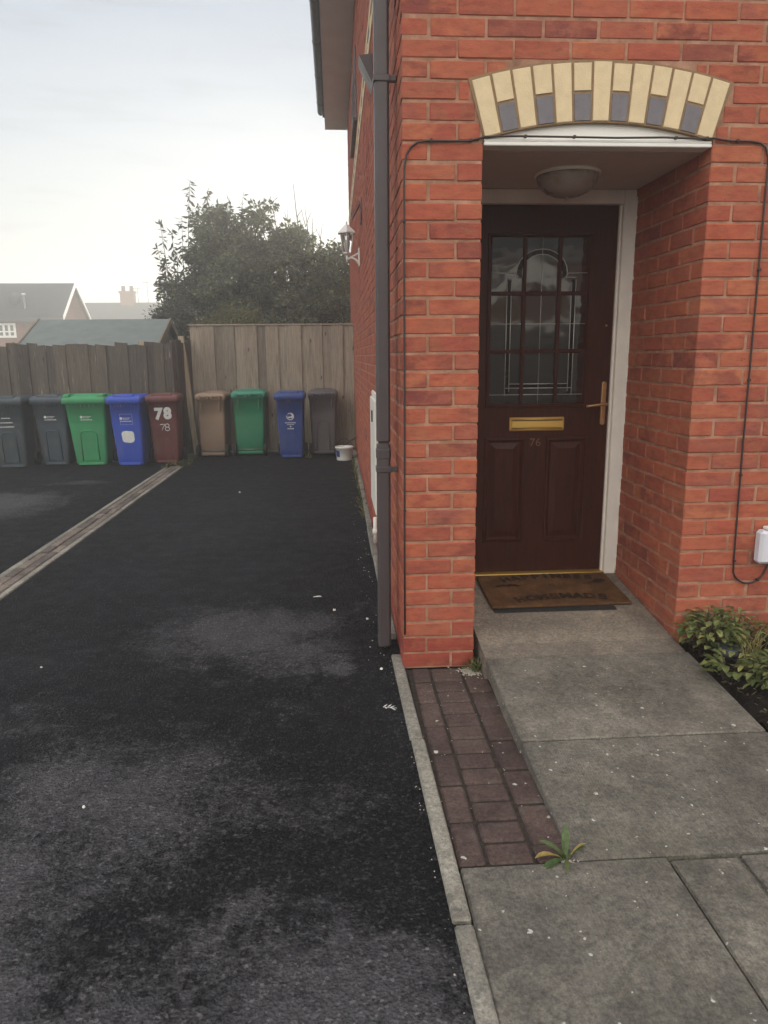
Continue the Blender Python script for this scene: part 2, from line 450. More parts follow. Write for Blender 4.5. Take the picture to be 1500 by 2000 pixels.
M_LEAD = plain('lead_strip', srgb(176, 176, 172), 0.4, 0.1, 20, metal=0.35)
M_BRASS = plain('brass', srgb(214, 176, 96), 0.38, 0.05, 5, metal=0.7)
M_BRASSW = plain('worn_brass', srgb(186, 148, 104), 0.35, 0.12, 30, metal=0.8)
M_PIPE = plain('brown_downpipe', srgb(74, 67, 68), 0.42, 0.1, 5, 0.05, 30)
M_CABLE = plain('brown_cable', srgb(48, 32, 30), 0.5, 0.1, 30)
M_BOXW = plain('grey_white_plastic', srgb(206, 206, 214), 0.45, 0.04, 8)
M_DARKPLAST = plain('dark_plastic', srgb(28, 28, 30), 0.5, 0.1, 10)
M_SOFFIT = plain('soffit_board', srgb(236, 232, 230), 0.6, 0.06, 3)
M_GUTTER = plain('gutter_plastic', srgb(60, 58, 62), 0.4, 0.08, 6)
def coir():
    m = NT('coir_mat')
    c = m.ramp(m.noise(9, 6, 0.7), [(0.3, srgb(80, 58, 40)), (0.55, srgb(108, 77, 50)), (0.75, srgb(136, 98, 62))])
    fib = m.noise(220, 4, 0.8)
    c = m.mix(1.0, c, m.ramp(fib, [(0.3, (0.6, 0.6, 0.6)), (0.7, (1.3, 1.3, 1.3))]), 'MULTIPLY')
    return m.done(c, 0.95, m.bump(fib, 1.0, 0.008), 0.1)
M_COIR = coir()
def matprint():
    m = NT('worn_mat_print')
    w_ = m.fac(m.noise(24, 6, 0.75), 0.30, 0.55)
    fib = m.noise(220, 4, 0.8)
    c = m.mix(m.math('MULTIPLY', w_, 0.95), srgb(98, 66, 40), srgb(44, 34, 28))
    c = m.mix(1.0, c, m.ramp(fib, [(0.3, (0.6, 0.6, 0.6)), (0.7, (1.3, 1.3, 1.3))]), 'MULTIPLY')
    return m.done(c, 0.95, m.bump(fib, 1.0, 0.008), 0.1)
M_MATPRINT = matprint()
M_RUBBER = plain('black_rubber', srgb(30, 31, 32), 0.75, 0.12, 20)

def wood_fence(name, a, b, c_, streak=0.6):
    m = NT(name)
    v = m.coord((16, 16, 1.1))
    isl = m.island()
    base = m.ramp(isl, [(0.0, a), (0.35, b), (0.7, c_), (1.0, b)])
    g = m.noise(3.2, 8, 0.7, v, 0.5)
    c = m.mix(1.0, base, m.ramp(g, [(0.26, (0.5, 0.5, 0.52)), (0.5, (1, 1, 1)), (0.75, (1.5, 1.47, 1.4))]), 'MULTIPLY')
    st = m.fac(m.noise(5, 5, 0.6, m.coord((9, 9, 0.6))), 0.62, 0.7)
    c = m.mix(m.math('MULTIPLY', st, streak * 0.5), c, srgb(196, 180, 158))
    kv = m.voro(3.2, 'Distance', m.coord((2.6, 2.6, 1.0)))
    kn = m.fac(kv, 0.06, 0.14, 1.0, 0.0)
    c = m.mix(m.math('MULTIPLY', kn, 0.8), c, srgb(58, 44, 34))
    gv = m.fac(m.noise(1.3, 4), 0.55, 0.75)
    c = m.mix(m.math('MULTIPLY', gv, 0.25), c, srgb(98, 104, 74))
    nb = m.bump(m.noise(4, 8, 0.75, m.coord((30, 30, 1.4))), 0.5, 0.008)
    return m.done(c, 0.9, nb, 0.2)
M_FENCER = wood_fence('larch_boards', srgb(108, 100, 91), srgb(152, 141, 126), srgb(132, 121, 109))
M_FENCEL = wood_fence('old_grey_boards', srgb(82, 76, 72), srgb(96, 88, 80), srgb(72, 66, 62), 0.9)
M_POST = wood_fence('post_timber', srgb(150, 138, 118), srgb(160, 146, 124), srgb(140, 128, 108))

def leaf_mat(name, stops, trans=0.45, rough=0.55):
    m = NT(name)
    c = m.ramp(m.island(), stops)
    c = m.mix(1.0, c, m.ramp(m.noise(60, 5, 0.7), [(0.3, (0.6, 0.62, 0.55)), (0.55, (1, 1, 1)), (0.75, (1.35, 1.3, 1.1))]), 'MULTIPLY')
    m.done(c, rough, m.bump(m.noise(160, 3), 0.3, 0.003), 0.35)
    tr = m.n('ShaderNodeBsdfTranslucent'); m.l(c, tr.inputs['Color'])
    mx = m.n('ShaderNodeMixShader'); mx.inputs[0].default_value = trans
    out = [x for x in m.t.nodes if x.type == 'OUTPUT_MATERIAL'][0]
    m.l(m.b.outputs[0], mx.inputs[1]); m.l(tr.outputs[0], mx.inputs[2]); m.l(mx.outputs[0], out.inputs['Surface'])
    return m.mat
M_LEAF = leaf_mat('dark_green_leaves', [(0, (0.07, 0.085, 0.055)), (0.4, (0.115, 0.13, 0.08)), (0.8, (0.16, 0.17, 0.10)), (1, (0.26, 0.25, 0.12))])
M_LEAFY = leaf_mat('olive_leaves', [(0, (0.08, 0.085, 0.035)), (0.5, (0.13, 0.13, 0.05)), (1, (0.24, 0.21, 0.07))])
M_LEAFS = leaf_mat('shoot_leaves', [(0, (0.05, 0.055, 0.04)), (1, (0.11, 0.11, 0.08))])
M_BEDLEAF = leaf_mat('bed_leaves', [(0, (0.06, 0.085, 0.025)), (0.4, (0.13, 0.17, 0.055)), (0.8, (0.22, 0.25, 0.09)), (1, (0.36, 0.34, 0.12))], 0.35)
M_WEED = leaf_mat('weed_leaves', [(0, (0.07, 0.115, 0.04)), (0.6, (0.11, 0.16, 0.06)), (1, (0.17, 0.19, 0.07))], 0.3)
M_STRAW = leaf_mat('straw_blades', [(0, (0.22, 0.19, 0.07)), (0.6, (0.34, 0.29, 0.11)), (1, (0.42, 0.36, 0.18))], 0.25)
M_BARK = plain('bark', srgb(78, 66, 54), 0.9, 0.3, 8, 0.8, 30, 0.2)
def soil():
    m = NT('dark_soil')
    c = m.ramp(m.noise(16, 8, 0.75), [(0.3, (0.010, 0.008, 0.006)), (0.6, (0.026, 0.020, 0.015)), (0.8, (0.05, 0.04, 0.03))])
    return m.done(c, 0.95, m.bump(m.noise(30, 8, 0.8), 1.0, 0.04), 0.2)
M_SOIL = soil()
def grassy():
    m = NT('rough_grass_ground')
    c = m.ramp(m.noise(0.8, 8, 0.7), [(0.3, (0.03, 0.04, 0.018)), (0.7, (0.06, 0.07, 0.03))])
    return m.done(c, 0.95, m.bump(m.noise(8, 8, 0.8), 1.0, 0.1), 0.2)
M_GRASS = grassy()
def tiles(name, c0, c1, s):
    m = NT(name)
    w = m.n('ShaderNodeTexWave'); w.bands_direction = 'Z'; w.wave_profile = 'SAW'; w.inputs['Scale'].default_value = s
    m.l(m.tc.outputs['Object'], w.inputs['Vector'])
    c = m.mix(1.0, m.ramp(m.noise(1.2, 6, 0.65), [(0.3, c0), (0.7, c1)]), m.ramp(w.outputs['Fac'], [(0, (0.75,) * 3), (0.2, (1, 1, 1)), (1, (1.05,) * 3)]), 'MULTIPLY')
    return m.done(c, 0.85, m.bump(w.outputs['Fac'], 0.5, 0.03), 0.25)
M_TILE = tiles('grey_roof_tiles', srgb(42, 45, 49), srgb(56, 59, 62), 1.2)
M_TILEB = tiles('brown_roof_tiles', srgb(84, 74, 70), srgb(104, 92, 86), 1.2)
def farbrick():
    m = NT('distant_brick')
    b = m.n('ShaderNodeTexBrick'); b.inputs['Scale'].default_value = 4.0
    b.inputs['Color1'].default_value = srgb(124, 80, 62); b.inputs['Color2'].default_value = srgb(108, 68, 54); b.inputs['Mortar'].default_value = srgb(128, 104, 88)
    b.inputs['Mortar Size'].default_value = 0.012
    mp_ = m.n('ShaderNodeMapping'); mp_.inputs['Rotation'].default_value = (R(90), 0, 0)
    m.l(m.tc.outputs['Object'], mp_.inputs[0]); m.l(mp_.outputs[0], b.inputs['Vector'])
    return m.done(b.outputs['Color'], 0.9, None, 0.2)
M_FARBRICK = farbrick()
M_FELT = plain('green_roof_felt', srgb(110, 116, 114), 0.9, 0.14, 5, 0.4, 60, 0.2)
M_SHEDWOOD = wood_fence('shed_boards', srgb(120, 108, 92), srgb(130, 118, 100), srgb(112, 100, 88))

# ------------------------------------------------------------------ setting: ground, drive, paths
def structure(mb, name, mats): return mb.build(name, mats, kind='structure')

g = MB(); g.poly([(-500, -500, -0.06), (500, -500, -0.06), (500, 700, -0.06), (-500, 700, -0.06)])
structure(g, 'ground', M_GRASS)

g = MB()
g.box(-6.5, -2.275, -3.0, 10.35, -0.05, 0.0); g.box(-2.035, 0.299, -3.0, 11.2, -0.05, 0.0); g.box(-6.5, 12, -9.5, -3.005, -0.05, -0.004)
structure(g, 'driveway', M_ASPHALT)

XC, XP, XR, Y0 = 0.283, 0.611, 1.559, 3.138      # house corner, pillar edge, right reveal, front plane
YD = 3.92                                         # door leaf plane
def ramp_z(y):                                    # the path climbs to the door
    if y < 1.79: return 0.004
    if y < 3.0: return 0.004 + 0.078 * (y - 1.79)
    return 0.0984 + 0.112 * (y - 3.0)

# paved divider between the two drives
g = MB()
for (x0, x1, ln, mi) in ((-2.272, -2.225, 0.9, 1), (-2.085, -2.038, 0.9, 1)):
    y = -2.0
    while y < 9.7:
        g.cbox(x0 + rnd.uniform(-.003, .003), x1 + rnd.uniform(-.003, .003), y, y + ln - 0.012, -0.04, 0.009 + rnd.uniform(-.003, .003), 0.005, mi)
        y += ln
for (x0, x1) in ((-2.221, -2.159), (-2.151, -2.089)):
    y = -2.0 + rnd.uniform(0, .1)
    while y < 9.7:
        g.cbox(x0, x1, y, y + 0.180, -0.04, 0.009 + rnd.uniform(-.004, .004), 0.006, 0)
        y += 0.2
structure(g, 'paving', [M_PAVGREY, M_KERB])

# concrete edging kerb between drive and block paving, slightly askew
g = MB()
y = 3.285
first = True
for ln, jog in ((0.80, 0.0), (0.915, 0.004), (0.915, 0.006), (0.915, 0.0), (0.915, 0.0), (0.9, 0.0)):
    y1 = y; y0 = y - ln
    def kx(yy): return 0.2375 + (3.285 - yy) * 0.0145
    def tf(p, a=y0, b=y1, jj=jog):
        t = (p[1] - a) / (b - a)
        return (p[0] + kx(p[1]) + jj, p[1] + 0.004 * math.sin(p[1] * 9), p[2])
    g.cbox(0, 0.049, y0 + 0.006, y1 - 0.004, -0.05, 0.014 + rnd.uniform(-0.003, 0.003), 0.006, 0, tf)
    y = y0
structure(g, 'kerb', M_KERB)

# block paving beside the ramp
g = MB()
z_of = lambda: 0.0 + rnd.uniform(-0.003, 0.003)
def paverrow(x0, x1, ln, off):
    x0 += 0.002; x1 -= 0.002
    y = 1.797 + off
    if off > 0.03: g.cbox(x0, x1, 1.797, y - 0.006, -0.05, z_of(), 0.005)
    while y < 3.12:
        e = min(y + ln - 0.006, 3.134)
        g.cbox(x0 + rnd.uniform(-.002, .002), x1 + rnd.uniform(-.003, .001), y + rnd.uniform(0.001, .004), e - 0.003, -0.05, z_of(), 0.007)
        y += ln
paverrow(0.318, 0.401, 0.2, 0.0); paverrow(0.407, 0.542, 0.1, 0.0); paverrow(0.548, 0.655, 0.2, 0.08)
g.box(0.30, 0.66, 1.797, 3.14, -0.06, -0.0075, 1)
structure(g, 'pavement', [M_PAVER, M_JOINT])

# flat slabs of the front path
g = MB()
def slab(x0, x1, y0, y1, z, th=0.05, c=0.005, tilt=0.0):
    g.cbox(x0, x1, y0, y1, z - th, z, c, 0, lambda p: (p[0], p[1], p[2] + tilt * (p[0] - x0)))
slab(0.321, 0.917, 0.89, 1.785, 0.004)
slab(0.93, 1.128, 0.60, 1.785, -0.008); slab(1.140, 1.9, 0.60, 1.785, -0.002)
slab(0.330, 0.917, -0.02, 0.88, 0.002); slab(0.335, 0.917, -0.93, -0.03, 0.0)
slab(0.93, 1.9, -0.4, 0.59, -0.002); slab(0.93, 1.9, -1.4, -0.41, 0.0)
g.box(0.30, 1.95, -1.45, 1.79, -0.06, -0.02)
structure(g, 'path', [M_SLAB])

# ramped slabs and concrete threshold step
g = MB()
def rampslab(x0, x1, y0, y1, m, dz=0.0):
    def tf(p): return (p[0], p[1], p[2] + ramp_z(p[1]) + dz)
    g.cbox(x0, x1, y0, y1, -0.075, 0.0, 0.005, m, tf)
rampslab(0.645, 1.565, 1.792, 2.366, 0); rampslab(0.640, 1.562, 2.373, 2.992, 0, 0.002)
# the cast step inside the porch
g.poly([(0.637, 3.0, -0.05), (1.552, 3.0, -0.05), (1.552, 3.0, ramp_z(3.0)), (0.637, 3.0, ramp_z(3.0))], 1)
for i in range(8):
    a, b = 3.0 + i * 0.12, 3.0 + (i + 1) * 0.12
    a, b = a, min(b, 3.96)
    x0 = 0.637
    g.poly([(x0, a, ramp_z(a)), (1.552, a, ramp_z(a)), (1.552, b, ramp_z(b)), (x0, b, ramp_z(b))], 1)
    g.poly([(x0, a, ramp_z(a)), (x0, b, ramp_z(b)), (x0, b, -0.05), (x0, a, -0.05)], 1)
structure(g, 'doorstep', [M_SLAB, M_STEP])
# soil under the ramp edge and the flower bed
g = MB()
nx, ny = 30, 26
P = {}
for i in range(nx + 1):
    for j in range(ny + 1):
        x = 1.567 + (3.4 - 1.567) * i / nx; yy = 1.79 + (3.135 - 1.79) * j / ny
        P[i, j] = (x, yy, 0.03 + 0.05 * (yy - 1.79) + (0.03 * math.sin(x * 9 + yy * 5) * math.sin(yy * 11) + rnd.uniform(-.02, .02) - 0.04 * (i == 0)))
for i in range(nx):
    for j in range(ny):
        g.poly([P[i, j], P[i + 1, j], P[i + 1, j + 1], P[i, j + 1]], 0, True)
g.box(1.567, 3.4, 1.79, 3.13, -0.05, -0.03)
structure(g, 'soil', [M_SOIL])
# concrete haunch along the foot of the side wall
g = MB()
y = 3.5
while y < 13.0:
    ln = rnd.uniform(0.5, 0.95)
    g.cbox(0.236 + rnd.uniform(-.006, .006), 0.284, y, min(y + ln - 0.01, 13.0), -0.05, 0.03 + rnd.uniform(-.012, .012), 0.008)
    y += ln
g.build('footing', [M_KERB], kind='structure')

# ------------------------------------------------------------------ the brick house
house = thing('brick_house', 'red brick house with recessed porch, cream arch and dark brown front door', 'house', (XC, Y0, 0))
CH, BL, BW, JT = 0.075, 0.215, 0.1025, 0.010
NC = 68
w = MB()
def brick(x0, x1, y0, y1, k):
    j = lambda s=0.0019: rnd.uniform(-s, s)
    z0 = k * CH + JT / 2 + 0.0 + j(); z1 = (k + 1) * CH - JT / 2 + j()
    f_ = lambda p: (p[0] + rnd.uniform(-.0011, .0011), p[1] + rnd.uniform(-.0008, .0008), p[2] + rnd.uniform(-.0012, .0012))
    w.cbox(x0 + j(), x1 + j(), y0 + j(), y1 + j(), z0, z1, 0.0028 + rnd.uniform(0, .002), 1 if (k < 2 and x1 < 0.7) else 0, f_)
AR_C, AR_Ri, AR_L = (1.0855, 2.332 - 1.739), 1.739, 0.215
def arch_span(z):
    ro = AR_Ri + AR_L + 0.004
    dz = z - AR_C[1]
    if dz >= ro: return None
    half = math.sqrt(ro * ro - dz * dz)
    lim = dz * math.tan(R(15.9)) + 0.006
    half = min(half, lim)
    return AR_C[0] - half, AR_C[0] + half
XE = 3.6
for k in range(NC):
    even = k % 2 == 0
    # --- front wall, bond from the corner
    if k < 30:
        if even: brick(XC, XC + BL, Y0, Y0 + BW, k); brick(XC + BL + JT, XP, Y0, Y0 + BL, k)
        else: brick(XC, XC + BW, Y0, Y0 + BL, k); brick(XC + BW + JT, XP, Y0, Y0 + BW, k)
        x = XR
        if even: brick(x, x + BW, Y0, Y0 + BL, k); x += BW + JT
        else: brick(x, x + BL, Y0, Y0 + BW, k); x += BL + JT
        while x < XE: brick(x, min(x + BL, XE), Y0, Y0 + BW, k); x += BL + JT
    else:
        x = XC
        segs = []
        ln = BL if even else BW
        first = True
        while x < XE:
            segs.append((x, min(x + ln, XE), first and not even)); x += ln + JT; ln = BL; first = False
        sp = arch_span((k + 0.5) * CH)
        for a, b, cor in segs:
            if sp and b > sp[0] and a < sp[1]:
                if a < sp[0] - 0.03: brick(a, sp[0], Y0, Y0 + BW, k)
                if b > sp[1] + 0.03: brick(sp[1], b, Y0, Y0 + BW, k)
            else:
                brick(a, b, Y0, Y0 + (BL if cor else BW), k)
    # --- side wall
    y = Y0 + (BW if even else BL) + JT
    while y < 13.1:
        brick(XC, XC + BW, y, min(y + BL, 13.1), k); y += BL + JT
    # --- porch reveals
    if k < 30:
        y = Y0 + (BL if even else BW) + JT
        while y < 3.90:
            e = min(y + BL, 3.905)
            if e - y > 0.03: brick(XR, XR + BW, y, e, k)
            y += BL + JT
        y = Y0 + (BL if even else BW) + JT
        while y < 3.90:
            e = min(y + BL, 3.905)
            if e - y > 0.03: brick(XP - BW, XP, y, e, k)
            y += BL + JT
D = 0.0036
ZT = NC * CH
w.box(XC + D, XP - D, Y0 + D, 3.90, 0.0, 2.25, 2)
w.box(XR + D, XE, Y0 + D, 3.90, 0.0, 2.25, 2)
w.box(XC + D, XE, Y0 + D, Y0 + 0.3, 2.372, ZT, 2); w.box(XC + D, XP - 0.002, Y0 + D, Y0 + 0.3, 2.2505, 2.3715, 2); w.box(XR + 0.002, XE, Y0 + D, Y0 + 0.3, 2.2505, 2.3715, 2); w.box(XP - 0.001, XR + 0.001, Y0 + 0.12, Y0 + 0.299, 2.252, 2.3712, 2)
w.box(XC + D, XC + 0.2, 3.901, 13.09, 0.0, ZT - 0.001, 2)
w.box(XC + 0.201, XE, 12.8, 13.09, 0.0, ZT - 0.001, 2)
w.box(XC + 0.201, XE - 0.001, 4.02, 4.2, 0.0, ZT - 0.002, 2)
w.box(XC + D, XC + 0.2, Y0 + 0.301, 3.9, 2.2505, ZT - 0.001, 2)
w.build('wall', [M_BRICK, M_BASEBRICK, M_MORTAR], house)

# --- arch
a = MB()
def arc_pt(r, t, y): return (AR_C[0] + r * math.sin(t), y, AR_C[1] + r * math.cos(t))
HA = R(15.72)
N = 26
ring_f = [arc_pt(AR_Ri - 0.004, -HA + 2 * HA * i / N, Y0 - 0.002) for i in range(N + 1)] + [arc_pt(AR_Ri + AR_L + 0.010, HA + R(0.25) - (2 * HA + R(0.5)) * i / N, Y0 - 0.002) for i in range(N + 1)]
a.prism(ring_f, (0, 0.10, 0), 0)
def vouss(t0, t1, r0, r1, m):
    n = 2
    pts = [arc_pt(r0, t0 + (t1 - t0) * i / n, 0) for i in range(n + 1)] + [arc_pt(r1, t1 - (t1 - t0) * i / n, 0) for i in range(n + 1)]
    c = Vector((0, 0, 0))
    for p in pts: c += Vector(p)
    c /= len(pts)
    yf = Y0 - 0.006 + rnd.uniform(-0.0008, 0.0008)
    ins = [(p[0] + (c.x - p[0]) * 0.05, yf, p[2] + (c.z - p[2]) * 0.025) for p in pts]
    out = [(p[0], yf + 0.003, p[2]) for p in pts]
    back = [(p[0], Y0 + 0.05, p[2]) for p in pts]
    a.loft([back, out, ins], m, True, False)
for i in range(13):
    t0 = -HA + 2 * HA * i / 13 + R(0.15); t1 = -HA + 2 * HA * (i + 1) / 13 - R(0.15)
    jr = rnd.uniform(-0.003, 0.003)
    if i % 2 == 0:
        vouss(t0, t1, AR_Ri + jr * .3, AR_Ri + AR_L + jr, 1)
    else:
        vouss(t0, t1, AR_Ri + 0.112, AR_Ri + AR_L + jr, 1)
        vouss(t0, t1, AR_Ri + 0.002, AR_Ri + 0.102, 2)
a.build('arch', [M_ARCHMORTAR, M_CREAM, M_GREYBRICK], house)
a = MB(); a.box(XP + 0.001, XR - 0.001, Y0 + 0.022, Y0 + 0.04, 2.255, 2.345)
a.build('arch_panel', M_WHITE, house)
a = MB(); a.cbox(XP + 0.003, XR - 0.003, Y0 - 0.004, Y0 + 0.07, 2.238, 2.2535, 0.003); a.cbox(XP + 0.003, XR - 0.003, Y0 - 0.001, Y0 + 0.07, 2.2545, 2.263, 0.002)
a.build('arch_trim', M_WHITE, house)
a = MB(); a.box(XP + 0.002, XR - 0.002, Y0 + 0.071, 3.9, 2.236, 2.249)
a.build('porch_ceiling', M_CEIL, house)

# --- door frame
f = MB()
FX0, FX1 = 0.62, 1.557
f.cbox(FX1 - 0.064, FX1, 3.885, 3.97, 0.197, 2.235, 0.004)
f.cbox(FX0, FX0 + 0.064, 3.885, 3.97, 0.197, 2.235, 0.004)
f.cbox(FX0 + 0.065, FX1 - 0.065, 3.885, 3.97, 2.166, 2.235, 0.004)
f.cbox(FX1 - 0.078, FX1 - 0.0645, 3.905, 3.965, 0.205, 2.165, 0.003); f.cbox(FX0 + 0.0645, FX0 + 0.078, 3.905, 3.965, 0.205, 2.165, 0.003)
f.build('door_frame', M_WHITED, house)
s_ = MB(); s_.cbox(FX0 + 0.066, FX1 - 0.066, 3.872, 3.93, 0.2, 0.214, 0.004)
s_.build('threshold_strip', M_BRASS, house)
# silicone bead, uneven, where frame meets brick
s_ = MB()
pts = [(FX1 + 0.0005 + rnd.uniform(-.0015, .0015), 3.884 + rnd.uniform(-.002, .002), 0.2 + i * 0.05) for i in range(41)]
s_.tube(pts, [0.0045 + rnd.uniform(-.0015, .002) for _ in pts], 6)
s_.build('sealant_bead', M_WHITED, house)

# --- door leaf
DX0, DX1, DZ0, DZ1 = 0.70, 1.478, 0.216, 2.164
GX0, GX1, GZ0, GZ1 = 0.80, 1.352, 1.135, 2.03       # moulded frame round the glazing
d = MB()
d.box(DX0, DX1, YD + 0.006, YD + 0.045, DZ0, DZ1)
def bevelframe(x0, x1, z0, z1, prof):
    """prof: list of (inset, y) rings from outside in"""
    rings = [[(x0 + i, y, z0 + i), (x1 - i, y, z0 + i), (x1 - i, y, z1 - i), (x0 + i, y, z1 - i)] for i, y in prof]
    d.loft(rings, 0, False, False)
    x = rings[-1]; d.poly(x, 0)
# skin of the leaf with openings left for panels
def skin(holes):
    xs = sorted({DX0, DX1} | {h[0] for h in holes} | {h[1] for h in holes}); zs = sorted({DZ0, DZ1} | {h[2] for h in holes} | {h[3] for h in holes})
    for i in range(len(xs) - 1):
        for j in range(len(zs) - 1):
            cx, cz = (xs[i] + xs[i + 1]) / 2, (zs[j] + zs[j + 1]) / 2
            if any(h[0] < cx < h[1] and h[2] < cz < h[3] for h in holes): continue
            d.poly([(xs[i], YD, zs[j]), (xs[i + 1], YD, zs[j]), (xs[i + 1], YD, zs[j + 1]), (xs[i], YD, zs[j + 1])], 0)
P1 = (0.80, 1.022, 0.388, 0.975); P2 = (1.142, 1.366, 0.388, 0.975)
GH = (GX0, GX1, GZ0, GZ1)
skin([P1, P2, GH])
for p in (P1, P2):
    bevelframe(p[0], p[1], p[2], p[3], [(0, YD), (0.004, YD - 0.006), (0.014, YD - 0.007), (0.024, YD + 0.004), (0.030, YD + 0.005), (0.062, YD - 0.004), (0.066, YD - 0.004)])
rings = [[(GX0 + i, y, GZ0 + i), (GX1 - i, y, GZ0 + i), (GX1 - i, y, GZ1 - i), (GX0 + i, y, GZ1 - i)] for i, y in
         [(0, YD), (0.003, YD - 0.009), (0.012, YD - 0.010), (0.020, YD - 0.003), (0.022, YD + 0.004)]]
d.loft(rings, 0, False, False)
door = d.build('door', M_DOOR, house)
IX0, IX1, IZ0, IZ1 = GX0 + 0.022, GX1 - 0.022, GZ0 + 0.022, GZ1 - 0.022
g = MB(); g.box(IX0 - 0.002, IX1 + 0.002, YD + 0.0035, YD + 0.0055, IZ0 - 0.002, IZ1 + 0.002)
g.build('glazing', M_GLASS, door)
b = MB()
for x in (0.994, 1.180): b.cbox(x - 0.010, x + 0.010, YD - 0.009, YD + 0.003, IZ0, IZ1, 0.004)
for z in (1.433, 1.729):
    for xa, xb in ((IX0, 0.9835), (1.0045, 1.1695), (1.1905, IX1)): b.cbox(xa, xb, YD - 0.008, YD + 0.003, z - 0.010, z + 0.010, 0.004)
b.build('glazing_bar', M_DOOR, door)
# lead cames behind the bars, in front of the pane
b = MB(); yl = YD + 0.002
def lead(pts, wd=0.0026):
    b.tube([(x, yl, z) for x, z in pts], wd, 5)
for o in (0.0, 0.022):
    xa, xb = 0.905 + o, 1.27 - o
    lead([(xa, 1.20 + o), (xa, 1.80 - o * .6)]); lead([(xb, 1.20 + o), (xb, 1.80 - o * .6)]); lead([(xa, 1.24 + o), (xb, 1.24 + o)])
lead([(IX0, 1.832), (0.945, 1.832)]); lead([(1.23, 1.832), (IX1, 1.832)])
lead([(0.905, 1.81), (0.965, 1.81)]); lead([(1.21, 1.81), (1.27, 1.81)])
lead([(0.945, 1.832), (0.972, 1.80)]); lead([(1.23, 1.832), (1.203, 1.80)])
for rr in (0.105, 0.135):
    lead([(1.087 + rr * math.cos(R(t)), 1.835 + rr * 0.86 * math.sin(R(t))) for t in range(-15, 196, 15)])
lead([(IX0, 1.575), (IX1, 1.575)], 0.0018); lead([(1.087, IZ0), (1.087, IZ1)], 0.0016); lead([(IX0, 1.205), (IX1, 1.205)], 0.0018)
def band(po, pi):
    for q_ in range(len(po) - 1): b.poly([(po[q_][0], yl + 0.0005, po[q_][1]), (po[q_ + 1][0], yl + 0.0005, po[q_ + 1][1]), (pi[q_ + 1][0], yl + 0.0005, pi[q_ + 1][1]), (pi[q_][0], yl + 0.0005, pi[q_][1])], 1)
band([(1.087 + 0.134 * math.cos(R(t)), 1.835 + 0.115 * math.sin(R(t))) for t in range(-15, 196, 15)], [(1.087 + 0.106 * math.cos(R(t)), 1.835 + 0.091 * math.sin(R(t))) for t in range(-15, 196, 15)])
band([(0.906, 1.21), (0.906, 1.80)], [(0.926, 1.21), (0.926, 1.80)]); band([(1.249, 1.21), (1.249, 1.80)], [(1.269, 1.21), (1.269, 1.80)]); band([(0.93, 1.241), (1.25, 1.241)], [(0.93, 1.261), (1.25, 1.261)])
b.build('leadwork', [M_LEAD, plain('black_border_glass', (0.002, 0.002, 0.002, 1), 0.25, 0.1, 10, spec=0.2)], door)
# letter plate
b = MB()
b.cbox(0.934, 1.236, YD - 0.008, YD - 0.0005, 1.011, 1.084, 0.004)
b.cbox(0.944, 1.226, YD - 0.014, YD - 0.0085, 1.028, 1.067, 0.004)
b.tube([(0.942, YD - 0.010, 1.074), (1.228, YD - 0.010, 1.074)], 0.0035, 8); b.tube([(0.942, YD - 0.010, 1.021), (1.228, YD - 0.010, 1.021)], 0.0035, 8)
b.build('letter_plate', M_BRASS, door)
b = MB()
for z in (1.0685, 1.0265): b.box(0.946, 1.224, YD - 0.0152, YD - 0.0142, z - 0.0022, z + 0.0005)  # thin dark strips laid on the flap imitate the shade in its grooves
b.build('letter_flap_shade_line', M_DARKPLAST, door)
# handle
b = MB()
b.loft([[(1.448 + (0.0135 - i) * math.cos(t), y, (1.258 if math.sin(t) > 0 else 1.05) + (0.0135 - i) * math.sin(t)) for t in [2 * math.pi * q / 24 + 0.01 for q in range(24)]]
        for i, y in ((0, YD - 0.0005), (0, YD - 0.007), (0.004, YD - 0.010))], 0)
b.lathe([(0.012, 0), (0.012, -0.006), (0.009, -0.010), (0.009, -0.045)], (1.449, YD - 0.010, 1.152), 14, 0, 'Y')
b.tube([(1.452, YD - 0.052, 1.152), (1.43, YD - 0.056, 1.152), (1.395, YD - 0.056, 1.148), (1.365, YD - 0.056, 1.145), (1.340, YD - 0.052, 1.142)], [0.008, 0.008, 0.007, 0.006, 0.007], 10)
b.lathe([(0.008, 0), (0.008, -0.004), (0.006, -0.005)], (1.449, YD - 0.010, 1.062), 12, 0, 'Y')
b.build('door_handle', M_BRASSW, door)
b = MB(); b.lathe([(0.006, 0.0), (0.006, -0.004), (0.003, -0.005)], (1.444, YD, 1.564), 12, 0, 'Y')
b.build('spyhole', M_BRASSW, door)
b = MB(); tv, tf_ = text2d('76', 0.062)
b.add([(1.081 + x * 1.05, YD - 0.0015, 0.945 + z) for x, z in tv], tf_)
b.build('door_number', plain('faded_number', srgb(112, 84, 66), 0.6, 0.2, 30), door)

# --- string course on the side wall
b = MB()
y = Y0 + 0.004; i = 0
while y < 13.08:
    b.cbox(XC - 0.006, XC + 0.03, y, min(y + BL, 13.09), 3.490, 3.548, 0.003, 0)
    b.cbox(XC - 0.006, XC + 0.03, y, min(y + BL, 13.09), 3.632, 3.690, 0.003, 0)
    b.cbox(XC - 0.004, XC + 0.03, y, min(y + BW, 13.09), 3.556, 3.624, 0.003, 1 if i % 2 else 0)
    y += BL + JT; i += 1
b.build('string_course', [M_CREAM, M_GREYBRICK], house)

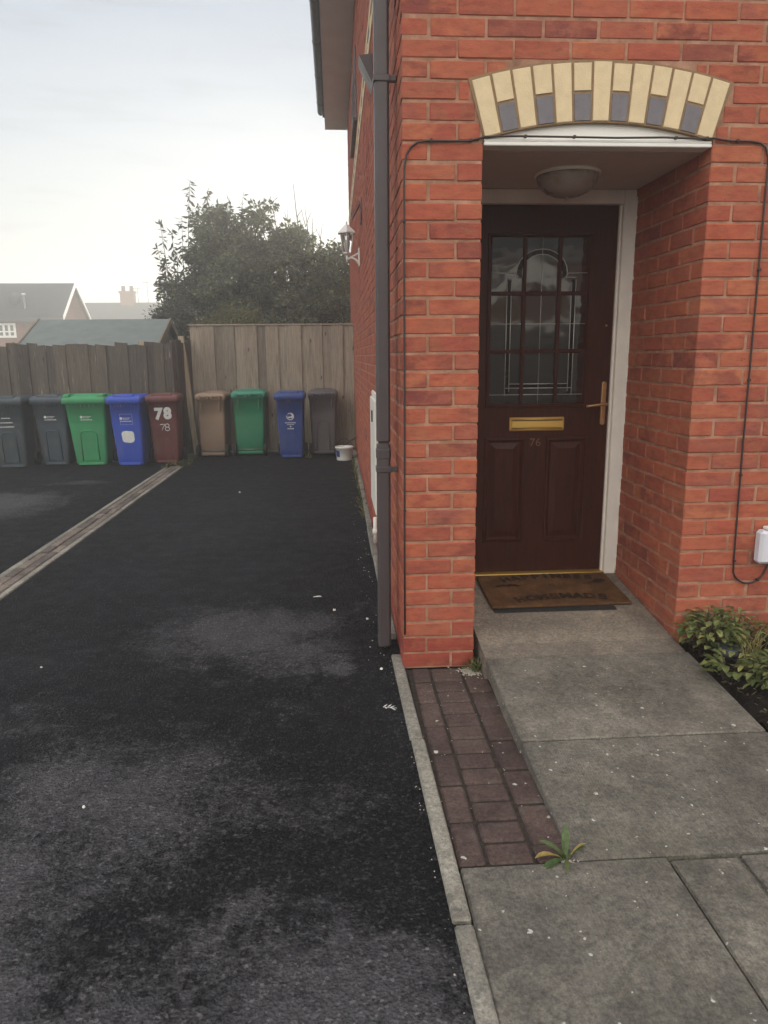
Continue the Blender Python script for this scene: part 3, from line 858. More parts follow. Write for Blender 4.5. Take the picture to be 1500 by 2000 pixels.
# --- eaves, gutter and roof
b = MB(); b.box(-0.085, XC, 2.75, 13.12, 5.072, 5.092); b.box(-0.085, -0.067, 2.75, 13.12, 5.093, 5.26)
b.build('soffit', M_SOFFIT, house)
b = MB()
prof = [(-0.05 * math.sin(R(t)) if False else 0.052 * math.cos(R(t)), 0.052 * math.sin(R(t))) for t in range(180, 361, 15)]
outer = [(-0.142 + x, z + 5.18) for x, z in prof]; inner = [(-0.142 + x * 0.92, z * 0.92 + 5.18) for x, z in prof][::-1]
loop = outer + inner
b.prism([(x, 2.75, z) for x, z in loop], (0, 9.85, 0))
for y in (3.6, 5.2, 6.4, 7.6, 8.8, 9.9, 11.0, 12.1): b.prism([(-0.142 + x * 1.09, y, 5.18 + z * 1.09) for x, z in prof] + [(-0.142 + x * 1.01, y, 5.18 + z * 1.01) for x, z in prof][::-1], (0, 0.05, 0))
b.poly([(x, 12.6, z) for x, z in outer])
b.build('gutter', M_GUTTER, house)
b = MB()
pr = [(-0.15, 5.24), (3.8, 7.3), (3.8, 7.2), (-0.15, 5.14)]
b.prism([(x, 2.7, z) for x, z in [(-0.12, 5.265), (3.8, 7.35), (3.8, 7.25), (-0.065, 5.262)]], (0, 10.45, 0))
b.build('roof', M_TILE, house)

# --- downpipe and its brackets
p = MB()
PX0, PX1, PY0, PY1 = 0.182, 0.245, 3.36, 3.425
def pipe_tf(q): return (q[0] + 0.007 * (q[2] / 2.8), q[1], q[2])
p.cbox(PX0, PX1, PY0, PY1, 0.012, 1.02, 0.010, 0, pipe_tf); p.cbox(PX0 - 0.003, PX1 + 0.003, PY0 - 0.003, PY1 + 0.003, 0.94, 1.0, 0.010, 0, pipe_tf)
p.cbox(PX0, PX1, PY0, PY1, 1.021, 5.06, 0.010, 0, pipe_tf)
pipe = p.build('downpipe', M_PIPE, house)
for z in (0.897, 2.555):
    p = MB()
    p.cbox(PX0 - 0.004, PX1 + 0.004, PY0 - 0.006, PY1 + 0.004, z - 0.013, z + 0.013, 0.003, 0, pipe_tf)
    p.cbox(PX1 + 0.004, XC - 0.001, PY0 + 0.002, PY0 + 0.03, z - 0.011, z + 0.011, 0.003)
    p.build('pipe_bracket', M_PIPE, pipe)
# --- side wall window, vents
def side_window(y0, y1, z0, z1):
    f = MB()
    f.cbox(XC - 0.014, XC + 0.03, y0, y1, z0, z0 + 0.06, 0.004); f.cbox(XC - 0.014, XC + 0.03, y0, y1, z1 - 0.06, z1, 0.004)
    f.cbox(XC - 0.014, XC + 0.03, y0, y0 + 0.06, z0 + 0.061, z1 - 0.061, 0.004); f.cbox(XC - 0.014, XC + 0.03, y1 - 0.06, y1, z0 + 0.061, z1 - 0.061, 0.004)
    wd = f.build('window', M_PIPE, house)
    f = MB(); f.box(XC - 0.009, XC + 0.02, y0 + 0.061, y1 - 0.061, z0 + 0.061, z1 - 0.061)
    f.build('pane', M_WGLASS, wd)
    f = MB(); f.cbox(XC - 0.045, XC + 0.02, y0 - 0.04, y1 + 0.04, z0 - 0.04, z0 - 0.001, 0.005)
    f.build('sill', M_PIPE, wd)
side_window(8.35, 9.75, 3.86, 4.55)
v = MB()
v.loft([[(XC - 0.001 - dx, 7.45 + y, 2.78 + z) for y, z in ((-.09, -.11), (.09, -.11), (.09, .11), (-.09, .11))] for dx in (0, 0.012)], 0)
v.prism([(XC - 0.012, 7.37, 2.87), (XC - 0.10, 7.37, 2.74), (XC - 0.09, 7.37, 2.70), (XC - 0.012, 7.37, 2.84)], (0, 0.16, 0))
v.build('vent_cowl', M_BRASSW if False else plain('terracotta_plastic', srgb(118, 84, 74), 0.6, 0.1, 8), house)
v = MB()
v.prism([(XC - 0.001, 5.20, 3.32), (XC - 0.088, 5.20, 3.31), (XC - 0.001, 5.20, 3.14)], (0, 0.2, 0))
v.build('vent_hood', M_PIPE, house)

# ------------------------------------------------------------------ fittings on the house
def lamp_and_co():
    # porch ceiling light
    t = thing('ceiling_light', 'round white glass dome light on the porch ceiling above the front door', 'ceiling light', (1.09, 3.56, 2.236))
    m = MB(); m.lathe([(0.150, 0), (0.152, -0.010), (0.146, -0.016)], (0, 0, 0), 32)
    m.build('base_ring', M_WHITED, t, True)
    m = MB(); m.lathe([(0.142, -0.016), (0.138, -0.035), (0.122, -0.062), (0.095, -0.085), (0.06, -0.100), (0.025, -0.107), (0.006, -0.110), (0.006, -0.118), (0.001, -0.119)], (0, 0, 0), 32)
    m.build('shade', plain('frosted_glass', srgb(142, 130, 120), 0.3, 0.05, 6), t, True)
    # wall lantern
    t = thing('wall_lantern', 'white six sided coach lantern on the side wall of the brick house', 'lantern', (XC, 8.05, 2.43))
    t.scale = (0.82, 0.82, 0.82)
    m = MB()
    m.cbox(-0.022, -0.001, -0.05, 0.05, -0.11, 0.11, 0.006)
    m.tube([(-0.02, 0, -0.07), (-0.05, 0, -0.03), (-0.10, 0, -0.005), (-0.16, 0, -0.012)], [0.016, 0.014, 0.012, 0.012], 8); m.tube([(-0.02, 0, 0.05), (-0.06, 0, 0.03), (-0.12, 0, 0.0)], 0.011, 8)
    m.tube([(-0.165, 0, -0.06), (-0.165, 0, 0.03)], [0.012, 0.018], 8)
    m.build('bracket', M_WHITE, t, True)
    m = MB()
    def hexr(r_, z): return [(-0.165 + r_ * math.cos(R(60 * i + 30)), r_ * math.sin(R(60 * i + 30)), z) for i in range(6)]
    m.loft([hexr(0.035, 0.03), hexr(0.06, 0.045), hexr(0.06, 0.06)], 0, True, False)
    m.loft([hexr(0.128, 0.285), hexr(0.125, 0.30), hexr(0.075, 0.345), hexr(0.035, 0.385), hexr(0.012, 0.40), hexr(0.014, 0.425), hexr(0.004, 0.44)], 0, True, False)
    for i in range(6):
        c0, s0 = math.cos(R(60 * i + 30)), math.sin(R(60 * i + 30))
        m.tube([(-0.165 + 0.058 * c0, 0.058 * s0, 0.055), (-0.165 + 0.095 * c0, 0.095 * s0, 0.29)], 0.006, 6)
    m.build('lantern_frame', M_WHITE, t, True)
    m = MB(); m.loft([hexr(0.054, 0.061), hexr(0.09, 0.284)], 0, True, False)
    gm = NT('lantern_glass'); gm.b.inputs['Transmission Weight'].default_value = 0.9
    m.build('lantern_pane', gm.done(gm.ramp(gm.noise(3), [(0.3, (0.8, 0.82, 0.82)), (0.7, (0.9, 0.92, 0.92))]), 0.08, None, 0.5), t, True)
    m = MB(); m.lathe([(0.018, 0.061), (0.02, 0.10), (0.03, 0.13), (0.034, 0.17), (0.02, 0.21), (0.004, 0.215)], (-0.165, 0, 0), 12)
    m.build('bulb', M_WHITE, t, True)
    # junction box on the right
    t = thing('junction_box', 'pale grey plastic junction box on the brick wall right of the porch', 'junction box', (1.98, Y0, 0.55))
    m = MB(); m.cbox(-0.076, 0.09, -0.058, -0.001, -0.078, 0.077, 0.012)
    m.build('housing', M_BOXW, t, True)
    m = MB(); m.cbox(-0.045, 0.09, -0.06, -0.006, 0.0775, 0.092, 0.004)
    m.build('lid', M_WHITE, t, True)
    # meter box on the side wall
    t = thing('meter_box', 'tall off white meter box on the brick side wall behind the downpipe', 'meter box', (XC, 5.1, 0.75))
    m = MB(); m.cbox(-0.020, -0.001, -0.36, 0.36, -0.42, 0.42, 0.006)
    m.build('housing', M_WHITED, t, True)
    m = MB(); m.cbox(-0.034, -0.021, -0.32, 0.32, -0.38, 0.38, 0.005)
    m.build('door', M_WHITED, t, True)
    m = MB(); m.cbox(-0.042, -0.035, -0.05, 0.0, 0.22, 0.30, 0.003); m.build('latch', M_DARKPLAST, t, True)
    m = MB(); m.tube([(-0.03, -0.2, -0.421), (-0.03, -0.2, -0.60)], 0.016, 10); m.lathe([(0.02, -0.02), (0.022, 0.0), (0.02, 0.02)], (-0.03, -0.2, -0.52), 10)
    m.build('pipe', M_WHITED, t, True)
    # cable
    cy = Y0 - 0.006
    def arc(cx, cz, r_, a0, a1, n=8): return [(cx + r_ * math.cos(R(a0 + (a1 - a0) * i / n)), cy, cz + r_ * math.sin(R(a0 + (a1 - a0) * i / n))) for i in range(n + 1)]
    wob = lambda: rnd.uniform(-.002, .002)
    pts = [(XC + 0.008, cy, 0.17), (XC + 0.007, cy, 0.6), (XC + 0.009, cy, 1.2), (XC + 0.008, cy, 1.8), (XC + 0.009, cy, 2.15)]
    pts += [(XC + 0.018, cy, 2.20), (XC + 0.035, cy, 2.228), (XC + 0.062, cy, 2.246), (XC + 0.10, cy, 2.252)]
    for x in (0.45, 0.55, 0.62, 0.75, 0.95, 1.15, 1.35, 1.5, 1.56): pts.append((x, cy - (0.004 if 0.6 < x < 1.58 else 0), 2.254 + 0.0165 * (0.58 < x < 1.58) + wob()))
    pts += [(1.63, cy, 2.263), (1.72, cy, 2.262), (1.755, cy, 2.257), (1.783, cy, 2.24), (1.797, cy, 2.205), (1.80, cy, 2.15), (1.803, cy, 1.6), (1.806, cy, 1.0), (1.812, cy, 0.6), (1.815, cy, 0.47)]
    pts += arc(1.892, 0.445, 0.077, 195, 330, 9) + [(1.972, cy, 0.44), (1.975, cy - 0.012, 0.475)]
    m = MB(); m.tube(pts, 0.0042, 8)
    t = thing('cable', 'thin brown cable clipped round the porch arch and down to the junction box', 'cable', (XC, cy, 0.2))
    m.build('cord', M_CABLE, t)
    for (x, z) in ((0.40, 2.254), (0.56, 2.255), (0.78, 2.271), (0.98, 2.271), (1.40, 2.271), (1.53, 2.271), (1.66, 2.263), (XC + 0.008, 1.95), (XC + 0.008, 0.75), (1.803, 1.76), (1.805, 1.3), (1.808, 0.88), (1.816, 0.48), (1.935, 0.385)):
        m = MB(); m.cbox(x - 0.006, x + 0.006, cy - 0.010, cy + 0.005, z - 0.006, z + 0.006, 0.002)
        m.build('cable_clip', M_CABLE, t)
lamp_and_co()

# door mat
def mat_thing():
    t = thing('doormat', 'worn brown coir doormat with curved faded lettering and a spoon, lying before the front door', 'doormat', (1.14, 3.66, 0.175), R(1.5))
    sl = 0.112
    def pl(x, y, z): return (x, y, z + sl * y)      # follows the sloping step
    m = MB()
    m.cbox(-0.38, 0.352, -0.19, 0.20, 0.0035, 0.017, 0.004, 0, lambda p: pl(p[0], p[1], p[2] + 0.002 * math.sin(p[0] * 11)))
    m.build('pile', M_COIR, t, True)
    def arcword(txt, cx, cy, rad, size, sgn):
        m = MB(); wd = len(txt) * size * 0.78
        for i, ch in enumerate(txt):
            u = (i + 0.5) / len(txt) - 0.5
            ang = u * wd / rad
            tv, tf_ = text2d(ch, size, 0.006)
            ca, sa = math.cos(-ang * sgn), math.sin(-ang * sgn)
            ox, oy = cx + rad * math.sin(ang), cy + sgn * rad * (math.cos(ang) - 1)
            m.add([pl(ox + x * ca - y * sa, oy + x * sa + y * ca, 0.0205 + 0.001 * sgn) for x, y in tv], tf_)
        m.build('lettering', M_MATPRINT, t, True)
    arcword('HAPPINESS', 0.0, 0.155, 0.9, 0.075, 1)
    arcword('HOMEMADE', 0.0, -0.10, 0.9, 0.08, 1)
    m = MB(); tv, tf_ = text2d('IS', 0.05); m.add([pl(x, 0.035 + y, 0.021) for x, y in tv], tf_); m.build('lettering', M_MATPRINT, t, True)
    def ell(m, cx, cy, rx, ry, rot):
        c, s = math.cos(rot), math.sin(rot)
        m.poly([pl(cx + rx * math.cos(a) * c - ry * math.sin(a) * s, cy + rx * math.cos(a) * s + ry * math.sin(a) * c, 0.0212) for a in [2 * math.pi * i / 18 for i in range(18)]])
    m = MB(); ell(m, 0.275, 0.075, 0.038, 0.022, 0.3); ell(m, 0.215, 0.055, 0.05, 0.006, 0.35); m.build('spoon_print', M_MATPRINT, t, True)
    m = MB()
    for k in range(5): ell(m, -0.29 + k * 0.024, 0.05 + (k % 2) * 0.008, 0.02, 0.012, 0.5 - k * 0.3)
    ell(m, -0.21, 0.055, 0.05, 0.005, -0.2)
    m.build('leaf_print', M_MATPRINT, t, True)
    t2 = thing('rubber_mat', 'thin black rubber mat showing under the front edge of the brown doormat', 'mat', (1.10, 3.55, ramp_z(3.55)))
    m = MB(); m.cbox(-0.33, 0.30, -0.12, 0.2, 0.0012, 0.0034, 0.001, 0, lambda p: (p[0], p[1], p[2] + sl * p[1]))
    m.build('sheet', M_RUBBER, t2, True)
mat_thing()

# ------------------------------------------------------------------ wheelie bins
WHEEL = MB(); WHEEL.lathe([(0.03, -0.024), (0.085, -0.022), (0.09, -0.014), (0.09, 0.014), (0.085, 0.022), (0.03, 0.024)], (0, 0, 0), 20, 0, 'X')
WHEEL_HUB = MB(); WHEEL_HUB.lathe([(0.05, -0.026), (0.05, 0.026), (0.02, 0.028)], (0, 0, 0), 12, 0, 'X')
def rrect(w_, y0, y1, z, r_=0.035, n=4):
    pts = []
    for cx, cy, a0 in ((w_ / 2 - r_, y1 - r_, 0), (-w_ / 2 + r_, y1 - r_, 90), (-w_ / 2 + r_, y0 + r_, 180), (w_ / 2 - r_, y0 + r_, 270)):
        for i in range(n + 1):
            a_ = R(a0 + 90 * i / n); pts.append((cx + r_ * math.cos(a_), cy + r_ * math.sin(a_), z))
    return pts
def bin_mat(name, c):
    m = NT(name)
    k = m.ramp(m.noise(3.5, 5), [(0.3, (0.88, 0.88, 0.88)), (0.7, (1.1, 1.1, 1.1))])
    cc = m.mix(1.0, c, k, 'MULTIPLY')
    dirt = m.fac(m.noise(7, 7, 0.72, m.coord((1.5, 1.5, 0.7))), 0.5, 0.72)
    cc = m.mix(m.math('MULTIPLY', dirt, 0.36), cc, srgb(110, 104, 96))
    return m.done(cc, 0.5, m.bump(m.noise(160, 3), 0.1, 0.002), 0.4)
def wheelie_bin(name, label, colour, x, y, rz, wt=0.46, wb=0.36, back=False, lidw=None, pocket=False, marks=None, lid_style=0, lidcol=None, h=0.88):
    """local frame: front faces -Y; origin on the ground"""
    t = thing(name, label, 'wheelie bin', (x, y, 0), rz, 'wheelie bins along the fence')
    mt = bin_mat(name + '_plastic', colour); ml = bin_mat(name + '_lid_plastic', lidcol or colour)
    yb = 0.24; yt, ybm = -0.24, -0.13
    fy = lambda z: ybm + (yt - ybm) * (z - 0.03) / (h - 0.03)
    fw = lambda z: wb + (wt - wb) * (z - 0.03) / (h - 0.03)
    m = MB()
    ring = [rrect(fw(z) + e, fy(z) - e / 2, yb - (0.05 if z < 0.15 else 0.0) + e / 2, z) for z, e in ((0.012, -0.02), (0.03, 0), (0.16, 0), (0.3, 0), (0.55, 0), (h - 0.06, 0), (h - 0.055, 0.024), (h - 0.01, 0.028), (h, 0.02))]
    m.loft(ring, 0)
    # ribs below the rim and a foot bar
    for q_ in range(9):
        cx_ = (q_ - 4) * wt * 0.105
        m.cbox(cx_ - 0.005, cx_ + 0.005, fy(h - 0.1) - 0.011, fy(h - 0.1) + 0.01, h - 0.088, h - 0.056, 0.003)
    for sx in (-1, 1):
        m.cbox(sx * wt * 0.32 - 0.008, sx * wt * 0.32 + 0.008, yb - 0.005, yb + 0.035, h - 0.20, h - 0.06, 0.003)
    m.cbox(-wb * 0.40, wb * 0.40, ybm - 0.012, ybm + 0.02, 0.012, 0.045, 0.006)
    m.cbox(-wb * 0.46, wb * 0.46, yb - 0.06, yb + 0.012, 0.03, 0.07, 0.006)
    if pocket:       # moulded arched outline on the face
        pth = []
        pw = wb * 0.27; z0_, z1_ = (0.06, 0.50) if pocket == 2 else (0.08, 0.48)
        prf = [(-pw, z0_), (-pw * 0.96, z1_ - 0.06), (-pw * 0.8, z1_ - 0.02), (-pw * 0.5, z1_), (pw * 0.5, z1_), (pw * 0.8, z1_ - 0.02), (pw * 0.96, z1_ - 0.06), (pw, z0_)]
        yy = (lambda z: yb + 0.004) if back else (lambda z: fy(z) - 0.003)
        m.tube([(a_, yy(b_), b_) for a_, b_ in prf], 0.009, 8)
        m.poly([(a_ * 0.95, yy(b_) + (0.0005 if back else -0.0005), b_) for a_, b_ in (prf if not back else prf[::-1])][::-1], 1 if pocket == 2 else 0)
    m.build('body', [mt, mt], t, True)
    lw = lidw or wt + 0.035
    m = MB()
    m.loft([rrect(lw - 0.02, -0.275, yb + 0.02, h - 0.045, 0.03), rrect(lw, -0.285, yb + 0.03, h - 0.04, 0.035), rrect(lw, -0.285, yb + 0.03, h + 0.02, 0.035), rrect(lw - 0.015, -0.277, yb + 0.022, h + 0.034, 0.035), rrect(lw - 0.07, -0.24, yb - 0.0, h + 0.055, 0.035), rrect(lw - 0.14, -0.19, yb - 0.04, h + 0.062, 0.035)], 0)
    lid = m.build('lid', ml, t, True)
    m = MB()
    if lid_style == 0:
        m.cbox(-lw * 0.30, lw * 0.30, -0.262, -0.10, h + 0.03, h + 0.072, 0.012)
    else:
        m.cbox(-lw * 0.46, -lw * 0.30, -0.270, -0.06, h + 0.028, h + 0.082, 0.014); m.cbox(lw * 0.30, lw * 0.46, -0.270, -0.06, h + 0.028, h + 0.082, 0.014)
        m.cbox(-lw * 0.31, lw * 0.31, -0.13, -0.07, h + 0.04, h + 0.080, 0.012)
    m.build('lid_grip', ml, lid, True)
    m = MB()
    m.tube([(-wt * 0.42, yb + 0.055, h + 0.012), (wt * 0.42, yb + 0.055, h + 0.012)], 0.013, 8)
    for sx in (-1, -0.2, 0.2, 1): m.cbox(sx * wt * 0.36 - 0.012, sx * wt * 0.36 + 0.012, yb + 0.01, yb + 0.075, h - 0.02, h + 0.028, 0.004)
    m.build('handle', ml, t, True)
    m = MB(); m.tube([(-wb * 0.62, yb - 0.01, 0.09), (wb * 0.62, yb - 0.01, 0.09)], 0.010, 8)
    m.build('axle', plain(name + '_axle_steel', srgb(120, 118, 114), 0.5, 0.2, 20, metal=0.6), t, True)
    for sx in (-1, 1):
        o = WHEEL.build('wheel', M_RUBBER, t, True); o.location = (sx * (wb * 0.5 + 0.026), yb - 0.01, 0.09)
        o2 = WHEEL_HUB.build('hub', M_DARKPLAST, o, True)
    if marks:
        mk = plain(name + '_marking', srgb(206, 208, 206), 0.6, 0.12, 40)
        for nm, fn in marks:
            m = MB(); fn(m, fy); m.build(nm, mk, t, True)
    return t
def on_front(m, fy, pts, fc, off=0.004): m.add([(x, fy(z) - off, z) for x, z in pts], fc)
def rect(m, fy, x0, x1, z0, z1, off=0.004): on_front(m, fy, [(x0, z0), (x1, z0), (x1, z1), (x0, z1)], [(0, 1, 2, 3)], off)
def blob(m, fy, cx, cz, rx, rz, n=20, wob=0.0, off=0.004):
    on_front(m, fy, [(cx + rx * math.cos(2 * math.pi * i / n) * (1 + rnd.uniform(-wob, wob)), cz + rz * math.sin(2 * math.pi * i / n) * (1 + rnd.uniform(-wob, wob))) for i in range(n)], [tuple(range(n))], off)
def smallprint(m, fy, x0, x1, z, hgt):
    x = x0
    while x < x1:
        wd = rnd.uniform(0.008, 0.016); rect(m, fy, x, min(x + wd, x1), z, z + hgt * rnd.uniform(0.75, 1.0)); x += wd + 0.0035
def council(m, fy, cz=0.66, cx=0.0, rows=2):
    blob(m, fy, cx - 0.062, cz, 0.017, 0.017)
    smallprint(m, fy, cx - 0.04, cx + 0.06, cz + 0.001, 0.009); smallprint(m, fy, cx - 0.04, cx + 0.04, cz - 0.014, 0.007)
    smallprint(m, fy, cx - 0.075, cx + 0.075, cz - 0.043, 0.013)
    if rows == 3: smallprint(m, fy, cx - 0.085, cx + 0.085, cz - 0.085, 0.013)
def m_line(a_, b_, z, hh): return lambda m, fy: smallprint(m, fy, a_, b_, z, hh)
def m_bprint(m, fy):
    council(m, fy, 0.64, 0.0)
    for a_, b_, c_, d_ in ((-0.075, 0.085, 0.557, 0.559), (-0.075, 0.085, 0.697, 0.699), (-0.075, -0.073, 0.557, 0.699), (0.083, 0.085, 0.557, 0.699)): rect(m, fy, a_, b_, c_, d_)
def m_patch(m, fy):
    n = 22; pts = []
    for i in range(n):
        a_ = 2 * math.pi * i / n
        c_, s_ = math.cos(a_), math.sin(a_)
        k = 1 / max(abs(c_) ** 4 + abs(s_) ** 4, 1e-6) ** 0.25
        pts.append((0.005 + 0.083 * c_ * k * (1 + rnd.uniform(-.05, .05)), 0.395 + 0.078 * s_ * k * (1 + rnd.uniform(-.05, .05))))
    on_front(m, fy, pts, [tuple(range(n))])
def m_78b(m, fy):
    for txt, cx, cz, sz, bold, sx in (('7', -0.058, 0.675, 0.205, 0.012, 0.95), ('8', 0.060, 0.68, 0.205, 0.012, 0.95)):
        tv, tf_ = text2d(txt, sz, bold); on_front(m, fy, [(cx + x * sx, cz + z) for x, z in tv], tf_)
def m_78t(m, fy):
    for pth in ([(-0.062, 0.535), (-0.02, 0.54), (0.004, 0.538), (-0.02, 0.505), (-0.042, 0.458)],
                [(0.03 + 0.026 * math.cos(R(t)), 0.522 + 0.022 * math.sin(R(t))) for t in range(0, 361, 30)], [(0.03 + 0.029 * math.cos(R(t)), 0.476 + 0.025 * math.sin(R(t))) for t in range(0, 361, 30)]):
        m.tube([(x + 0.012, fy(z) - 0.003, z) for x, z in pth], 0.0055, 5)
def m_recycle(m, fy):
    cz = 0.60
    n = 24
    for i in range(n):
        if 8 < i < 11: continue
        a0, a1 = 2 * math.pi * i / n, 2 * math.pi * (i + 1) / n
        ro, ri = 0.052, 0.041 if i > 4 else 0.028
        on_front(m, fy, [(ro * math.cos(a0), cz + ro * math.sin(a0)), (ro * math.cos(a1), cz + ro * math.sin(a1)), (ri * math.cos(a1), cz + ri * math.sin(a1)), (ri * math.cos(a0), cz + ri * math.sin(a0))], [(0, 1, 2, 3)])
    blob(m, fy, -0.016, cz - 0.012, 0.015, 0.012); blob(m, fy, 0.018, cz - 0.008, 0.02, 0.014)
def m_rprint(m, fy):
    cz = 0.60
    smallprint(m, fy, -0.075, 0.075, cz - 0.095, 0.014); smallprint(m, fy, -0.05, 0.05, cz - 0.117, 0.010)
    blob(m, fy, 0.0, cz - 0.142, 0.010, 0.010); smallprint(m, fy, -0.045, 0.045, cz - 0.18, 0.016)

wheelie_bin('wheelie_bin', 'slate grey wheelie bin with faint worn lettering, furthest left of all the bins', srgb(58, 68, 72), -4.30, 10.03, R(3), 0.45, 0.35, pocket=1, marks=[('printed_line', m_line(-0.05, 0.06, 0.66, 0.012)), ('printed_line', m_line(-0.08, 0.08, 0.60, 0.013)), ('printed_line', m_line(-0.09, 0.09, 0.545, 0.015))])
wheelie_bin('wheelie_bin', 'slate grey wheelie bin with white print, touching the pale green bin', srgb(62, 72, 80), -3.80, 10.21, R(2), 0.43, 0.33, pocket=1, marks=[('printed_lines', council)])
wheelie_bin('wheelie_bin', 'wide pale green wheelie bin with white print and arched moulding on its front', srgb(52, 138, 88), -3.305, 10.13, R(2), 0.52, 0.40, lidw=0.565, pocket=1, marks=[('printed_lines', council)], lid_style=1)
wheelie_bin('wheelie_bin', 'bright blue wheelie bin with a white painted patch on its front', srgb(44, 74, 172), -2.765, 10.06, R(-1), 0.42, 0.34, lidw=0.46, marks=[('printed_lines', m_bprint), ('painted_patch', m_patch)])
wheelie_bin('wheelie_bin', 'maroon wheelie bin with white number 78 painted twice', srgb(98, 52, 50), -2.335, 10.24, R(3), 0.41, 0.33, lidw=0.445, marks=[('bold_number', m_78b), ('painted_number', m_78t)])
wheelie_bin('wheelie_bin', 'light brown wheelie bin with its back turned, beside the leaning fence post', srgb(140, 118, 98), -1.785, 10.90, R(178), 0.40, 0.36, back=True, lidw=0.43, h=0.86)
wheelie_bin('wheelie_bin', 'emerald green wheelie bin turned back to front against the tall fence', srgb(32, 118, 82), -1.27, 11.0, R(181), 0.46, 0.39, back=True, lidw=0.50, lidcol=srgb(52, 128, 104))
wheelie_bin('wheelie_bin', 'navy blue wheelie bin with a round white recycling emblem on its front', srgb(42, 66, 128), -0.645, 10.52, R(0), 0.385, 0.325, lidw=0.43, marks=[('recycling_emblem', m_recycle), ('printed_lines', m_rprint)])
wheelie_bin('wheelie_bin', 'charcoal grey wheelie bin with a tall arched recess, next to the white bucket', srgb(84, 80, 82), -0.19, 10.92, R(179), 0.40, 0.33, back=True, lidw=0.43, pocket=2)

# paint bucket
t = thing('bucket', 'small white plastic bucket with a blue label by the foot of the side wall', 'bucket', (0.10, 10.16, 0))
m = MB(); m.lathe([(0.105, 0.0), (0.108, 0.006), (0.122, 0.165), (0.130, 0.166), (0.130, 0.186), (0.124, 0.19), (0.116, 0.186), (0.10, 0.02)], (0, 0, 0), 24)
m.build('tub', M_WHITE, t, True)
m = MB()
q = [(-0.1135 * math.cos(a_) - 0.0, -0.1135 * math.sin(a_)) for a_ in [R(20 + 6 * i) for i in range(7)]]
for i in range(6): m.poly([(q[i][0] * 1.005, q[i][1] * 1.005, 0.05), (q[i + 1][0] * 1.005, q[i + 1][1] * 1.005, 0.05), (q[i + 1][0] * 1.075, q[i + 1][1] * 1.075, 0.14), (q[i][0] * 1.075, q[i][1] * 1.075, 0.14)])
m.build('label', plain('blue_label', srgb(46, 56, 110), 0.5, 0.1, 20), t, True)
m = MB(); m.tube([(0.128 * math.cos(R(a_)), 0.02 + 0.128 * math.sin(R(a_)) * 0.4, 0.18 + 0.12 * math.sin(R(a_)) ** 2 * 0.9) for a_ in range(0, 181, 15)], 0.004, 6)
m.build('handle', M_DARKPLAST, t, True)
t = thing('hand_brush', 'small dark hand brush lying across the top of the white bucket', 'brush', (0.17, 10.16, 0.195))
m = MB(); m.cbox(-0.08, 0.05, -0.03, 0.03, 0.0, 0.022, 0.006, 0, lambda p: (p[0], p[1], p[2] + (p[0] + 0.08) * 0.6)); m.tube([(0.04, 0, 0.075), (0.10, 0.0, 0.12)], 0.012, 8)
m.build('brush_head', plain('dark_brown_brush', srgb(62, 46, 42), 0.8, 0.2, 30), t, True)

# ------------------------------------------------------------------ fences
def board_fence(name, label, p0, p1, height, mat, bw=0.125, jag=0.0, cap=False, postx=(), front=-1):
    t = thing(name, label, 'fence', (p0[0], p0[1], 0))
    d_ = Vector((p1[0] - p0[0], p1[1] - p0[1], 0)); L_ = d_.length; d_.normalize(); nrm = Vector((d_.y, -d_.x, 0))
    def tfm(off):
        return lambda p: (p0[0] + d_.x * p[0] + nrm.x * (p[1] + off), p0[1] + d_.y * p[0] + nrm.y * (p[1] + off), p[2])
    m = MB()
    x = 0.0; i = 0
    while x < L_:
        wdt = bw + rnd.uniform(-0.02, 0.02); e = min(x + wdt, L_)
        zt = height + (rnd.uniform(-jag, jag * 0.4))
        lean = rnd.uniform(-0.012, 0.012) * (1 if jag else 0.4)
        off = rnd.uniform(-.004, .004) + (0.0 if i % 2 == 0 else 0.018)
        f0 = tfm(off)
        zt2 = zt + (rnd.uniform(-jag, jag) * 0.5)
        def tf2(p, f0=f0, lean=lean, zt=zt, zt2=zt2, x=x, e=e):
            u = (p[0] - x) / max(e - x, 1e-3)
            z = p[2]
            if z > zt - 0.06: z += (zt2 - zt) * u
            return f0((p[0] + lean * p[2], p[1], z))
        if e - x > 0.03: m.cbox(x - 0.012, e + 0.010, 0, 0.016, 0.02, zt, 0.003, 0, tf2)
        if jag and rnd.random() < 0.35 and e - x > 0.05:      # split, broken tips
            pass
        x = e; i += 1
    m.build('board_panel', mat, t)
    for z in (0.3, height * 0.55, height - 0.2):
        m = MB(); m.cbox(0, L_, -0.05, -0.002, z, z + 0.07, 0.004, 0, tfm(0)); m.build('rail', mat, t)
    if cap:
        m = MB(); m.cbox(-0.02, L_ + 0.0, -0.02, 0.045, height + 0.004, height + 0.026, 0.004, 0, tfm(0)); m.build('capping', mat, t)
    for px in postx:
        m = MB(); m.cbox(px - 0.045, px + 0.045, -0.14, -0.052, 0.0, height + 0.02, 0.006, 0, tfm(0)); m.build('post', M_POST, t)
    return t
board_fence('board_fence', 'tall brown larch board fence closing the drive beside the house', (-2.13, 11.3), (0.275, 11.3), 1.87, M_FENCER, 0.165, 0.0, True, (0.05, 1.5))
board_fence('board_fence', 'old dark grey board fence with ragged tops behind the left bins', (-7.5, 10.65), (-2.30, 10.62), 1.63, M_FENCEL, 0.135, 0.04, False, (1.2, 3.0, 4.8))
board_fence('board_fence', 'short dark return of weathered boards joining the old and the tall fence', (-2.29, 10.62), (-2.14, 11.28), 1.66, M_FENCEL, 0.125, 0.03, False, ())
t = thing('fence_post', 'pale weathered fence post leaning at the corner of the two fences', 'post', (-2.09, 11.02, 0))
m = MB()
